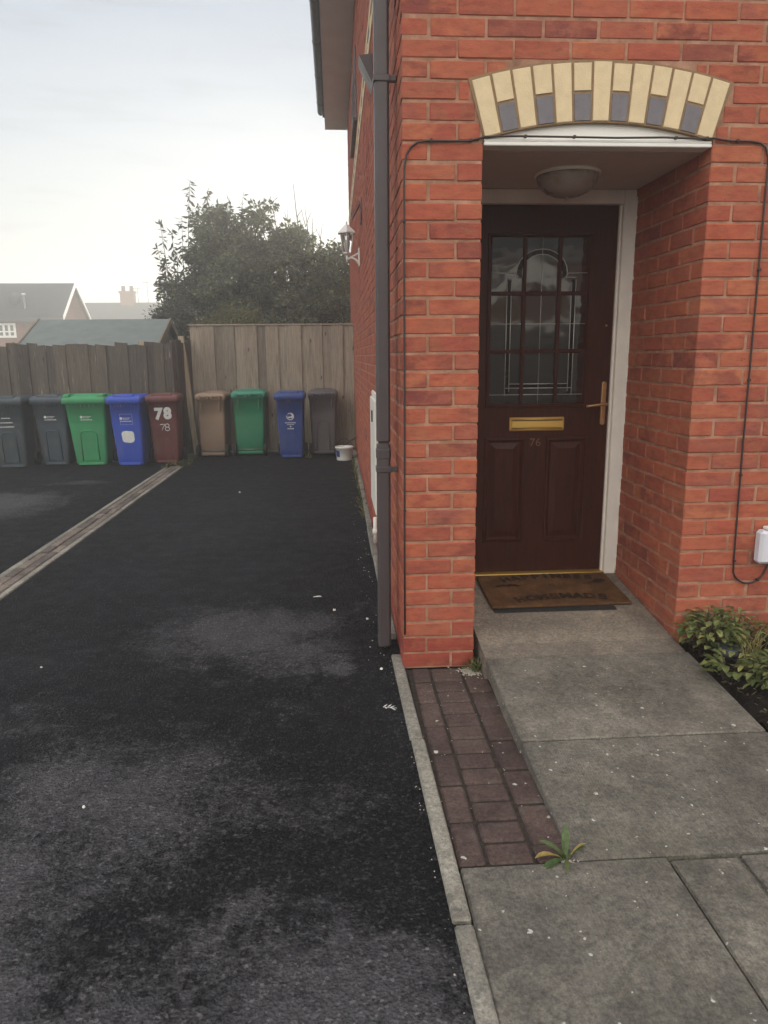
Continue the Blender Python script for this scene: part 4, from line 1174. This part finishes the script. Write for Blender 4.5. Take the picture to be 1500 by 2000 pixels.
m.cbox(-0.04, 0.04, -0.04, 0.04, 0.0, 1.72, 0.006, 0, lambda p: (p[0] - 0.075 * p[2], p[1] + 0.0 * p[2], p[2]))
m.build('shaft', M_POST, t, True)

# ------------------------------------------------------------------ shed and far houses
t = thing('garden_shed', 'garden shed with a pale green felt roof behind the old fence', 'shed', (-4.0, 13.6, 0))
m = MB(); m.box(-1.08, 1.0, -0.95, 0.95, 0.0, 1.62); m.prism([(-1.08, -0.95, 1.621), (-1.08, 0.95, 1.621), (-1.08, 0, 2.03)], (2.08, 0, 0))
m.build('wall', M_SHEDWOOD, t, True)
m = MB()
for s in (-1, 1): m.prism([(-1.16, 0, 2.09), (-1.16, s * 1.1, 1.60), (-1.16, s * 1.1, 1.57), (-1.16, 0, 2.06)], (2.24, 0, 0))
m.build('roof', M_FELT, t, True)
for s in (-1, 1):
    for xx in (-1.19, 1.08):
        m = MB(); m.prism([(xx, s * 0.001, 2.11), (xx, s * 1.12, 1.61), (xx, s * 1.12, 1.50), (xx, s * 0.001, 2.00)], (0.03, 0, 0)); m.build('bargeboard', M_SHEDWOOD, t, True)

def gable_house(name, label, loc, rz, x0, x1, hd, ze, zr, wallm, roofm, wins=(), over=0.3, barge=0.05):
    t = thing(name, label, 'house', loc, rz)
    m = MB(); m.box(x0, x1, -hd, hd, 0, ze)
    m.prism([(x0, -hd, ze + 0.001), (x0, hd, ze + 0.001), (x0, 0, zr - 0.06)], (x1 - x0, 0, 0)); m.build('wall', wallm, t, True)
    m = MB(); k = (zr - ze) / hd
    for s in (-1, 1): m.prism([(x0 - 0.15, 0, zr + 0.1), (x0 - 0.15, s * (hd + over), ze - over * k + 0.1), (x0 - 0.15, s * (hd + over), ze - over * k - 0.02), (x0 - 0.15, 0, zr - 0.02)], (x1 - x0 + 0.3, 0, 0))
    m.build('roof', roofm, t, True)
    for xx in (x0 - 0.22, x1 + 0.152):
        for s in (-1, 1):
            m = MB(); m.prism([(xx, s * 0.001, zr + 0.11), (xx, s * (hd + over), ze - over * k + 0.11), (xx, s * (hd + over), ze - over * k - barge), (xx, s * 0.001, zr - barge)], (0.06, 0, 0)); m.build('bargeboard', M_WHITE, t, True)
    m = MB()
    m.box(x0 - 0.1, x1 + 0.1, -hd - over - 0.06, -hd - over - 0.002, ze - over * k - 0.12, ze - over * k + 0.06); m.build('gutter', M_GUTTER, t, True)
    for (wx0, wx1, wz0, wz1, nb) in wins:
        m = MB(); y_ = -hd
        m.box(wx0, wx1, y_ - 0.05, y_ - 0.001, wz0, wz0 + 0.1); m.box(wx0, wx1, y_ - 0.05, y_ - 0.001, wz1 - 0.1, wz1)
        for i in range(nb + 1):
            cx = wx0 + 0.05 + (wx1 - wx0 - 0.1) * i / nb
            m.box(cx - 0.05, cx + 0.05, y_ - 0.049, y_ - 0.001, wz0 + 0.1, wz1 - 0.1)
        zc = wz0 + (wz1 - wz0) * 0.42
        m.box(wx0 + 0.1, wx1 - 0.1, y_ - 0.045, y_ - 0.001, zc - 0.03, zc + 0.03)
        wf = m.build('window', M_WHITE, t, True)
        m = MB(); m.box(wx0 + 0.05, wx1 - 0.05, y_ - 0.03, y_ - 0.002, wz0 + 0.05, wz1 - 0.05); m.build('pane', M_WGLASS, wf, True)
    return t
hA = gable_house('distant_house', 'distant brick house with long grey roof and white barge boards beyond the old fence', (-17.1, 37.7, 0), R(0), -6.0, 4.45, 1.78, 3.40, 4.88, M_FARBRICK, M_TILE,
                 ((1.52, 2.36, 2.39, 3.05, 3), (-2.0, -1.1, 2.44, 3.12, 3)), 0.2)
m = MB(); m.prism([(-6.2, -0.6, 4.93), (0.7, 0.0, 4.96), (-6.2, 0.0, 5.75)], (0, 0.6, 0)); m.build('ridge_wing', M_TILE, hA, True)
m = MB(); m.tube([(2.85, -1.86, 0), (2.85, -1.86, 3.2)], 0.035, 8); m.build('downpipe', M_GUTTER, hA, True)
m = MB(); m.lathe([(0.05, 0), (0.05, 0.75), (0.09, 0.76), (0.09, 0.84)], (2.75, -1.5, 3.55), 10); m.build('flue', M_BOXW, hA, True)
m = MB()
m.loft([[(2.45 + r_ * math.cos(2 * math.pi * i / 20), -1.75 - dy, 4.15 + 1.25 * r_ * math.sin(2 * math.pi * i / 20)) for i in range(20)] for r_, dy in ((0.02, 0.0), (0.13, 0.02), (0.24, 0.08), (0.24, 0.09), (0.02, 0.02))], 0)
m.tube([(2.45, -1.72, 4.15), (2.6, -1.2, 3.9)], 0.02, 6)
m.build('satellite_dish', M_GUTTER, hA, True)
hB = gable_house('distant_house', 'far plain grey roofed brick house with a two pot chimney', (-15.2, 58.3, 0), 0, -3.8, 9.0, 2.5, 3.45, 5.42, M_FARBRICK, M_TILE)
m = MB(); m.box(-0.80, 0.22, -0.3, 0.3, 5.0, 6.2); m.box(-0.86, 0.28, -0.36, 0.36, 6.201, 6.33)
for x in (-0.58, 0.02): m.lathe([(0.16, 0), (0.13, 0.32), (0.16, 0.33), (0.16, 0.38)], (x, 0, 6.33), 10)
m.build('chimney', M_FARBRICK, hB, True)
for (x, z1, n) in ((0.47, 6.6, 3), (1.2, 7.05, 5)):
    m = MB(); m.tube([(x, 0, 5.1), (x, 0, z1)], 0.024, 6)
    m.tube([(x - 0.32, 0, z1 - 0.08), (x + 0.32, 0.0, z1 - 0.03)], 0.016, 6)
    for i in range(n): m.tube([(x - 0.26 + i * 0.5 / n, -0.2, z1 - 0.06), (x - 0.26 + i * 0.5 / n, 0.2, z1 - 0.06)], 0.013, 5)
    m.build('aerial', M_GUTTER, hB, True)

# the house across the road, seen mirrored in the door glass
hD = gable_house('facing_house', 'gabled brick house across the road mirrored in the front door glass', (6.2, -15.5, 0), R(90), -4.0, 0.0, 2.6, 2.45, 4.25, M_FARBRICK, M_TILEB, (), 0.3, 0.42)
m = MB(); m.box(0.02, 0.06, -1.6, 1.6, 0.0, 2.2); m.build('garage_door', M_DARKPLAST, hD, True)
m = MB(); m.box(0.02, 0.10, -2.2, -1.65, 0.0, 2.25); m.box(0.02, 0.10, 1.65, 2.2, 0, 2.25); m.box(0.02, 0.10, -2.2, 2.2, 2.251, 2.42); m.build('garage_frame', M_WHITE, hD, True)
hE = gable_house('facing_house', 'taller brick house across the road behind the one with the garage', (7.5, -22.0, 0), R(180), -7.0, 6.0, 3.5, 5.0, 7.6, M_FARBRICK, M_TILE, ((-5.5, -3.6, 3.2, 4.5, 3), (0.5, 2.6, 3.2, 4.5, 3)))

# ------------------------------------------------------------------ plants
def leaf(m, c, d_, n_, ln, wd, mi=0):
    """folded leaf: base c, direction d_, normal n_"""
    s = d_.cross(n_).normalized() * wd
    m.add([c, c + d_ * ln * 0.45 + s - n_ * wd * 0.25, c + d_ * ln, c + d_ * ln * 0.45 - s - n_ * wd * 0.25], [(0, 1, 2, 3)], mi)
def rv(): 
    while True:
        v_ = Vector((rnd.uniform(-1, 1), rnd.uniform(-1, 1), rnd.uniform(-1, 1)))
        if 0.05 < v_.length < 1: return v_
def foliage(m, clumps, ln, wd, droop=0.3):
    for (c, r_, n) in clumps:
        for _ in range(n):
            v_ = rv(); v_ = v_ * (0.35 + 0.65 * v_.length)
            p = Vector((c[0] + v_.x * r_[0], c[1] + v_.y * r_[1], c[2] + v_.z * r_[2]))
            d_ = (Vector((v_.x, v_.y, v_.z * 0.6)).normalized() + rv() * 0.8 + Vector((0, 0, -droop))).normalized()
            n_ = (rv() + Vector((0, 0, 0.7))).normalized()
            k = rnd.uniform(0.6, 1.3)
            leaf(m, p, d_, n_, ln * k, wd * k)
def limb(m, a_, b_, r0, r1, n=5, wob=0.06):
    a_, b_ = Vector(a_), Vector(b_)
    pts = [a_.lerp(b_, i / n) + (rv() * wob * (a_ - b_).length * (0 < i < n)) for i in range(n + 1)]
    m.tube(pts, [r0 + (r1 - r0) * i / n for i in range(n + 1)], 6)
def bush(name, label, cat, base, prof, n_clump, per, cr, ln, wd, mat, stems, cz=0.0, bare=0.0):
    """prof(u,v)->surface point in local coordinates, u,v in 0..1"""
    t = thing(name, label, cat, base)
    m = MB(); cl = []
    for i in range(n_clump):
        uu, vv = rnd.random(), rnd.random()
        lump = 0.90 + 0.11 * math.sin(uu * 25.0 + vv * 7) + 0.08 * math.sin(vv * 19.0 + uu * 5)
        p = prof(uu, vv) * lump * (rnd.uniform(0.55, 1.0) ** 0.5 if rnd.random() < 0.75 else rnd.uniform(0.2, 0.6))
        if rnd.random() < 0.10: p = p * rnd.uniform(1.03, 1.16)
        p.z += cz
        k = rnd.uniform(0.6, 1.25) * cr
        cl.append((p, (k, k, k * 0.8), int(per * rnd.uniform(0.5, 1.4))))
    foliage(m, cl, ln, wd)
    m.build('crown', mat, t, True)
    m = MB()
    for (c, r_, n) in cl[::max(1, len(cl) // stems)]: limb(m, (rnd.uniform(-.12, .12), rnd.uniform(-.12, .12), 0), c, 0.04, 0.008)
    limb(m, (0, 0, 0), (0.05, 0, cz), 0.10, 0.05)
    m.build('trunk', M_BARK, t, True)
    return t
def dome(rx, ry, rz, sk=0.0):
    def f(u, v):
        a_ = u * 2 * math.pi; z = v ** 0.75 * 1.15 - 0.15
        rr = math.sqrt(max(0.0, 1 - max(z, 0) ** 2)) ** 0.9 if z > 0 else 1.0
        return Vector((rx * rr * math.cos(a_) + sk * z, ry * rr * math.sin(a_), rz * z))
    return f
bush('garden_tree', 'large round dark green tree overhanging the tall fence beside the house', 'tree', (-1.55, 15.8, 0), dome(1.85, 1.5, 2.55, -0.10), 430, 150, 0.25, 0.095, 0.024, M_LEAF, 60, 1.95)
bush('garden_bush', 'olive coloured bush between the dark tree and the house wall', 'bush', (0.05, 17.0, 0), dome(0.95, 0.9, 1.9), 220, 130, 0.25, 0.08, 0.022, M_LEAFY, 18, 2.0)
bush('garden_shrub', 'yellow green shrub growing just over the top of the tall fence', 'shrub', (-1.75, 13.3, 0), dome(0.75, 0.5, 0.75), 60, 90, 0.20, 0.07, 0.012, M_LEAFY, 10, 1.55)
bush('garden_shrub', 'low grey green shrub left of the tall fence above the corner post', 'shrub', (-2.95, 14.6, 0), dome(0.6, 0.5, 0.9), 60, 80, 0.2, 0.075, 0.014, M_LEAFS, 10, 1.7)
# long arching shoots of a tall shrub on the left of the tree
t = thing('tall_shrub', 'thin leafy shoots of a tall shrub rising left of the dark tree', 'shrub', (-2.75, 15.3, 0))
m = MB(); ms = MB()
for (bx, tx, tz, n) in ((-2.75, -2.72, 4.82, 90), (-2.45, -2.38, 4.66, 95), (-3.0, -3.36, 4.13, 60), (-2.8, -2.92, 4.15, 55), (-2.3, -2.18, 4.32, 60), (-3.1, -3.3, 3.3, 60), (-2.9, -3.05, 3.5, 50), (-2.2, -1.98, 4.5, 40), (-1.8, -1.70, 4.62, 45), (-2.62, -2.58, 4.4, 60), (-2.95, -3.12, 3.95, 55), (-3.05, -3.45, 3.7, 55), (-2.5, -2.66, 3.9, 60), (-2.1, -2.05, 4.25, 50), (-3.15, -3.5, 3.0, 60)):
    pts = []
    for i in range(9):
        u = i / 8
        pts.append(Vector((bx + (tx - bx) * u ** 1.6 + 2.75 - 0.10 * math.sin(u * 3.1), 0.05 * math.sin(u * 5 + bx), 1.5 + (tz - 1.5) * u - (0.06 * (u > 0.95)))))
    ms.tube(pts, [0.016 - 0.0135 * i / 8 for i in range(9)], 5)
    for _ in range(n):
        u = rnd.uniform(0.25, 1.0) ** 0.8; i = min(int(u * 8), 7); p = pts[i].lerp(pts[i + 1], u * 8 - i)
        d_ = Vector((rnd.uniform(-1, 1), rnd.uniform(-1, 1), rnd.uniform(-0.9, 0.4))).normalized()
        leaf(m, p, d_, (rv() + Vector((0, 0, .5))).normalized(), rnd.uniform(0.10, 0.19), rnd.uniform(0.018, 0.028))
m.build('crown', M_LEAFS, t, True); ms.build('trunk', M_BARK, t, True)
t = thing('bare_tree', 'leafless twigs of a tree poking up behind the dark green tree', 'tree', (-0.6, 20.0, 0))
ms = MB()
for (tx, tz) in ((-0.35, 5.65), (-0.9, 5.2), (-0.6, 5.0), (0.1, 4.9), (0.35, 4.75), (-0.1, 5.2), (-1.3, 5.0)):
    limb(ms, (0.0, 0, 1.2), (tx, rnd.uniform(-.4, .4), tz), 0.05, 0.006, 7, 0.02)
    for q_ in range(5): 
        u = rnd.uniform(0.55, 0.9); p = Vector((tx * u, 0, 1.2 + (tz - 1.2) * u)); limb(ms, p, p + Vector((rnd.uniform(-.4, .4), rnd.uniform(-.3, .3), rnd.uniform(0.2, 0.6))), 0.012, 0.004, 4, 0.04)
limb(ms, (0, 0, 0), (0, 0, 1.25), 0.12, 0.07)
ms.build('trunk', M_BARK, t, True)

# --- weed in the path joint
t = thing('weed', 'green broad leaved weed growing from the joint between pavers and slab', 'weed', (0.628, 1.80, 0.003))
m = MB()
def blade(base, az, el, ln, wd, curl, m=m, mi=0):
    n = 6; L_, Rr = [], []
    p = Vector(base); e = el
    d_ = Vector((math.cos(az), math.sin(az), 0)); s = Vector((-math.sin(az), math.cos(az), 0))
    for i in range(n + 1):
        u = i / n; wv = wd * (0.25 + 1.6 * u if u < 0.5 else 1.05 * math.sqrt(max(0.0, 1 - ((u - 0.55) / 0.46) ** 2)) if u > 0.55 else 1.05)
        up = d_.cross(s) * 0
        wv *= rnd.uniform(0.82, 1.15); p = p + s * rnd.uniform(-.08, .08) * wd
        L_.append(p + s * wv + Vector((0, 0, (0.25 + rnd.uniform(-.2, .3)) * wv))); Rr.append(p - s * wv * rnd.uniform(0.85, 1.1) + Vector((0, 0, (0.25 + rnd.uniform(-.2, .3)) * wv)))
        L_[-1] = tuple(L_[-1]); Rr[-1] = tuple(Rr[-1])
        m_ = tuple(p)
        if i == 0: mid = [m_]
        else: mid.append(m_)
        p = p + (d_ * math.cos(e) + Vector((0, 0, math.sin(e)))) * (ln / n); e -= curl / n
    V = []; F = []
    for i in range(n + 1): V += [L_[i], mid[i], Rr[i]]
    for i in range(n):
        a_ = i * 3; F += [(a_, a_ + 1, a_ + 4, a_ + 3), (a_ + 1, a_ + 2, a_ + 5, a_ + 4)]
    m.add(V, F, mi, True)
blade((0, 0, 0), R(75), R(70), 0.092, 0.0105, 0.5); blade((-.004, 0, 0), R(155), R(50), 0.085, 0.0095, 0.9); blade((-.004, -.004, 0), R(205), R(12), 0.085, 0.011, 0.6)
blade((.004, 0, 0), R(20), R(40), 0.07, 0.007, 1.0); blade((0, -.004, 0), R(255), R(20), 0.065, 0.008, 0.5); blade((0, 0.002, 0), R(110), R(75), 0.05, 0.006, 0.3)
for k_ in range(7): blade((rnd.uniform(-.006, .006), rnd.uniform(-.006, .006), 0), rnd.uniform(0, 6.28), rnd.uniform(0.2, 1.2), rnd.uniform(0.025, 0.05), rnd.uniform(0.003, 0.005), rnd.uniform(0.3, 1.4), m)
m.build('leaf_rosette', M_WEED, t, True)
m = MB(); blade((-.01, 0, 0), R(180), R(35), 0.085, 0.009, 1.3, m); blade((0.01, 0.0, 0.0), R(25), R(55), 0.075, 0.004, 1.4, m)
m.build('withered_leaf', leaf_mat('yellowed_leaf', [(0, (0.36, 0.27, 0.06)), (1, (0.42, 0.30, 0.12))], 0.3), t, True)

# --- plants in the flower bed
def bed_z(x, y): return 0.045 + 0.05 * (y - 1.79)
def leafy_plant(name, label, cx, cy, r_, hh, n, lnr, wdr, mat, up=(0.2, 1.2)):
    t = thing(name, label, 'plant', (cx, cy, bed_z(cx, cy)))
    m = MB(); st = MB()
    for i in range(n):
        a_ = rnd.uniform(0, 2 * math.pi); rr = r_ * math.sqrt(rnd.random()); z = hh * (0.25 + 0.75 * rnd.random()) * (1 - 0.5 * (rr / r_) ** 2)
        p = Vector((rr * math.cos(a_), rr * math.sin(a_), z))
        blade(p, a_ + rnd.uniform(-.9, .9), rnd.uniform(*up) * 0.6, rnd.uniform(*lnr), rnd.uniform(*wdr), rnd.uniform(0.6, 1.6), m)
        if i % 3 == 0: st.tube([(p.x * 0.4, p.y * 0.4, -0.02), tuple(p * 0.8), tuple(p)], [0.0025, 0.002, 0.0015], 5)
    m.build('leaves', mat, t, True); st.build('stem', M_BARK, t, True)
leafy_plant('bed_plant', 'bushy green plant against the brick wall beside the porch corner', 1.67, 3.02, 0.12, 0.19, 230, (0.03, 0.062), (0.006, 0.013), M_BEDLEAF)
leafy_plant('bed_plant', 'feathery green plant in the middle of the flower bed below the cable loop', 1.81, 3.05, 0.10, 0.17, 160, (0.03, 0.055), (0.005, 0.011), M_BEDLEAF)
leafy_plant('bed_plant', 'broad leaved green plant leaning over the edge of the path slab', 1.615, 2.74, 0.075, 0.10, 34, (0.04, 0.07), (0.011, 0.017), M_BEDLEAF)
leafy_plant('bed_plant', 'dense dark green plant at the right edge of the flower bed', 1.77, 2.66, 0.13, 0.14, 220, (0.03, 0.055), (0.006, 0.011), M_BEDLEAF)
leafy_plant('bed_plant', 'orange brown fading plant at the right edge below the junction box', 1.90, 3.02, 0.06, 0.13, 40, (0.03, 0.05), (0.006, 0.010), leaf_mat('fading_leaves', [(0, (0.22, 0.11, 0.04)), (0.6, (0.28, 0.17, 0.05)), (1, (0.14, 0.16, 0.05))]))
t = thing('grass_tuft', 'tuft of straw yellow upright grass blades in the flower bed', 'grass tuft', (1.79, 2.89, bed_z(1.79, 2.89)))
m = MB()
for i in range(46):
    a_ = rnd.uniform(0, 6.28); b_ = (rnd.uniform(-.035, .035), rnd.uniform(-.03, .03), -0.01)
    blade(b_, a_, rnd.uniform(0.9, 1.5), rnd.uniform(0.09, 0.19), rnd.uniform(0.0014, 0.0026), rnd.uniform(0.1, 0.7), m)
m.build('blades', M_STRAW, t, True)
t = thing('plant_pot', 'small black plant pot with a pale blue rim lying half buried in the bed', 'plant pot', (1.70, 2.92, bed_z(1.70, 2.92)))
m = MB(); m.lathe([(0.042, -0.02), (0.052, 0.045), (0.049, 0.045), (0.044, 0.02), (0.01, 0.018)], (0, 0, 0), 20)
m.build('pot', M_DARKPLAST, t, True)
m = MB(); m.lathe([(0.051, 0.042), (0.0535, 0.043), (0.0535, 0.046), (0.050, 0.046)], (0, 0, 0), 24)
m.build('rim', plain('pale_blue_plastic', srgb(58, 66, 80), 0.5, 0.1, 20), t, True)
# leaf litter and bark chips on the soil
m = MB()
for _ in range(700):
    x, y = 1.575 + 0.6 * rnd.random() ** 1.3, rnd.uniform(1.8, 3.1)
    leaf(m, Vector((x, y, bed_z(x, y) + rnd.uniform(0.0, 0.018))), Vector((rnd.uniform(-1, 1), rnd.uniform(-1, 1), rnd.uniform(-.2, .3))).normalized(), (rv() * 0.5 + Vector((0, 0, 1))).normalized(), rnd.uniform(0.012, 0.035), rnd.uniform(0.003, 0.008))
m.build('leaf_litter', leaf_mat('litter', [(0, (0.02, 0.016, 0.012)), (0.6, (0.05, 0.04, 0.028)), (0.85, (0.10, 0.10, 0.05)), (0.97, (0.20, 0.18, 0.14)), (1, (0.4, 0.37, 0.3))], 0.1), kind='stuff')

# --- weeds and grit along walls
m = MB()
for _ in range(520):
    if rnd.random() < 0.55: x, y, z = rnd.uniform(0.205, 0.25), rnd.uniform(6.2, 10.0) , 0.0
    elif rnd.random() < 0.5: x, y, z = rnd.uniform(-2.3, -1.95), rnd.uniform(9.6, 10.3), 0.0
    elif rnd.random() < 0.4: x, y, z = rnd.uniform(-0.46, -0.36), rnd.uniform(10.3, 10.5), 0.0
    else: x, y, z = rnd.uniform(0.59, 0.64), rnd.uniform(3.05, 3.16), 0.0
    blade((x, y, z), rnd.uniform(0, 6.28), rnd.uniform(0.5, 1.4), rnd.uniform(0.03, 0.09), rnd.uniform(0.002, 0.007), rnd.uniform(0.3, 1.3), m)
m.build('wild_grass', leaf_mat('dry_weeds', [(0, (0.06, 0.08, 0.025)), (0.5, (0.12, 0.13, 0.04)), (1, (0.24, 0.21, 0.10))], 0.25), kind='stuff')
def chip(m, p, s):
    vs = [Vector((rnd.uniform(.6, 1) * math.cos(a_), rnd.uniform(.6, 1) * math.sin(a_), 0)) * s for a_ in (0, 1.2, 2.5, 3.7, 5.0)]
    P_ = Vector(p)
    m.loft([[P_ + v_ for v_ in vs], [P_ + v_ * 0.75 + Vector((0, 0, s * rnd.uniform(.4, .9))) for v_ in vs]], 0, True, False)
m = MB()
for _ in range(360):
    a_ = rnd.gauss(0, 1); x = 0.59 + a_ * 0.032; y = 3.085 + rnd.gauss(0, 0.022)
    if y < 3.13 and x < 0.635: chip(m, (x, y, 0.001), rnd.uniform(0.002, 0.006))
for _ in range(60): chip(m, (rnd.uniform(0.12, 0.235), rnd.uniform(3.2, 7.5), 0.001), rnd.uniform(0.002, 0.006))
for _ in range(50): chip(m, (rnd.uniform(1.53, 1.557), rnd.uniform(3.2, 3.88), 0.0), rnd.uniform(0.002, 0.005))
for _ in range(40): chip(m, (0.628 + rnd.gauss(0, 0.02), 1.79 + rnd.gauss(0, 0.004), 0.001), rnd.uniform(0.0015, 0.004))
for _ in range(160): chip(m, (rnd.uniform(0.30, 0.66), rnd.uniform(1.8, 3.12), -0.004), rnd.uniform(0.001, 0.003))
for _ in range(34): chip(m, (0.236 + (3.285 - yy_) * 0.0145 - rnd.uniform(0.0, 0.02), yy_, 0.001) if (yy_ := rnd.uniform(1.2, 3.28)) else None, rnd.uniform(0.001, 0.0035))
m.build('grit', plain('white_grit', srgb(172, 164, 152), 0.9, 0.2, 60), kind='stuff')
M_CHIP = plain('pale_scrap', srgb(214, 212, 206), 0.8, 0.08, 40)
# --- single scraps lying on the drive
def scrap(label, x, y, s, shape=0):
    m = MB()
    if shape == 0: chip(m, (0, 0, 0.001), s)
    elif shape == 1:
        for i in range(6): leaf(m, Vector((0.0 + i * s * .25, 0.1 * s * math.sin(i), 0.003)), Vector((rnd.uniform(.4, 1), rnd.choice((-1, 1)) * rnd.uniform(.3, .9), 0.15)).normalized(), Vector((0, 0, 1)), s * 0.8, s * 0.10)
        m.tube([(0, 0, 0.003), (s * 1.7, 0.0, 0.004)], 0.0009, 5)
    else:
        m.tube([(s * math.cos(a_), s * 0.5 * math.sin(a_), 0.003) for a_ in [0.3 + 0.25 * i for i in range(8)]], [0.001, 0.003, 0.004, 0.004, 0.004, 0.003, 0.003, 0.001], 6)
    o = m.build('litter_scrap', M_CHIP, None, False); o.location = (x, y, 0); o.rotation_euler = (0, 0, rnd.uniform(-.4, .4))
    o['label'] = label; o['category'] = 'scrap'; o['group'] = 'pale scraps on the drive'
scrap('white feather lying on the drive beside the concrete kerb', 0.165, 2.763, 0.034, 1)
scrap('curled white strip on the dark drive left of the downpipe', -0.143, 4.19, 0.035, 2)
scrap('bright white chip on the drive just nearer than the curled strip', -0.036, 3.96, 0.013)
scrap('white chip close to the kerb near the foot of the downpipe', 0.182, 3.14, 0.010)
scrap('small white chip on the drive left of the downpipe foot', 0.145, 3.8, 0.011)
scrap('lone white stone in the pale worn area at the left front of the drive', -0.84, 2.16, 0.0075)
scrap('white stone far out on the left side of the near drive', -1.406, 3.29, 0.0075)
scrap('white speck of litter in front of the bins far up the drive', -1.05, 7.76, 0.014)
def hollow(label, x, y, s):
    m = MB(); chip(m, (0, 0, 0.001), s); m.tube([(s * 1.3, 0, 0.004), (s * 2.2, s * .3, 0.006)], s * 0.35, 6)
    o = m.build('dead_leaf', M_LEAFD); o.location = (x, y, 0); o['label'] = label; o['category'] = 'dead leaf'; o['group'] = 'dark dead leaves on the drive'
M_LEAFD = plain('wet_dead_leaf', (0.006, 0.005, 0.005, 1), 0.6, 0.2, 30)
hollow('black dead leaf on the left of the near drive, larger of the close pair', -1.08, 3.54, 0.020)
hollow('black dead leaf on the left of the drive, farther of the close pair', -1.19, 3.80, 0.014)
hollow('single black dead leaf nearest the left edge of the picture', -1.30, 3.0, 0.012)
m = MB(); chip(m, (0, 0, 0), 0.012)
o = m.build('pebble', M_STEP); o.location = (0.80, 3.40, ramp_z(3.40) + 0.001); o['label'] = 'small grey pebble on the step in front of the rubber mat'; o['category'] = 'pebble'

# ------------------------------------------------------------------ hazy evening air
hz = MB(); hz.box(-60, 30, -32, 110, -1.2, 10.6)
def haze_mat():
    m = bpy.data.materials.new('hazy_air'); m.use_nodes = True
    t = m.node_tree; t.nodes.clear()
    o = t.nodes.new('ShaderNodeOutputMaterial'); v = t.nodes.new('ShaderNodeVolumePrincipled')
    v.inputs['Color'].default_value = (0.93, 0.94, 0.92, 1); v.inputs['Density'].default_value = 0.011; v.inputs['Anisotropy'].default_value = 0.5
    t.links.new(v.outputs[0], o.inputs['Volume'])
    return m
hz.build('haze', haze_mat(), kind='stuff')
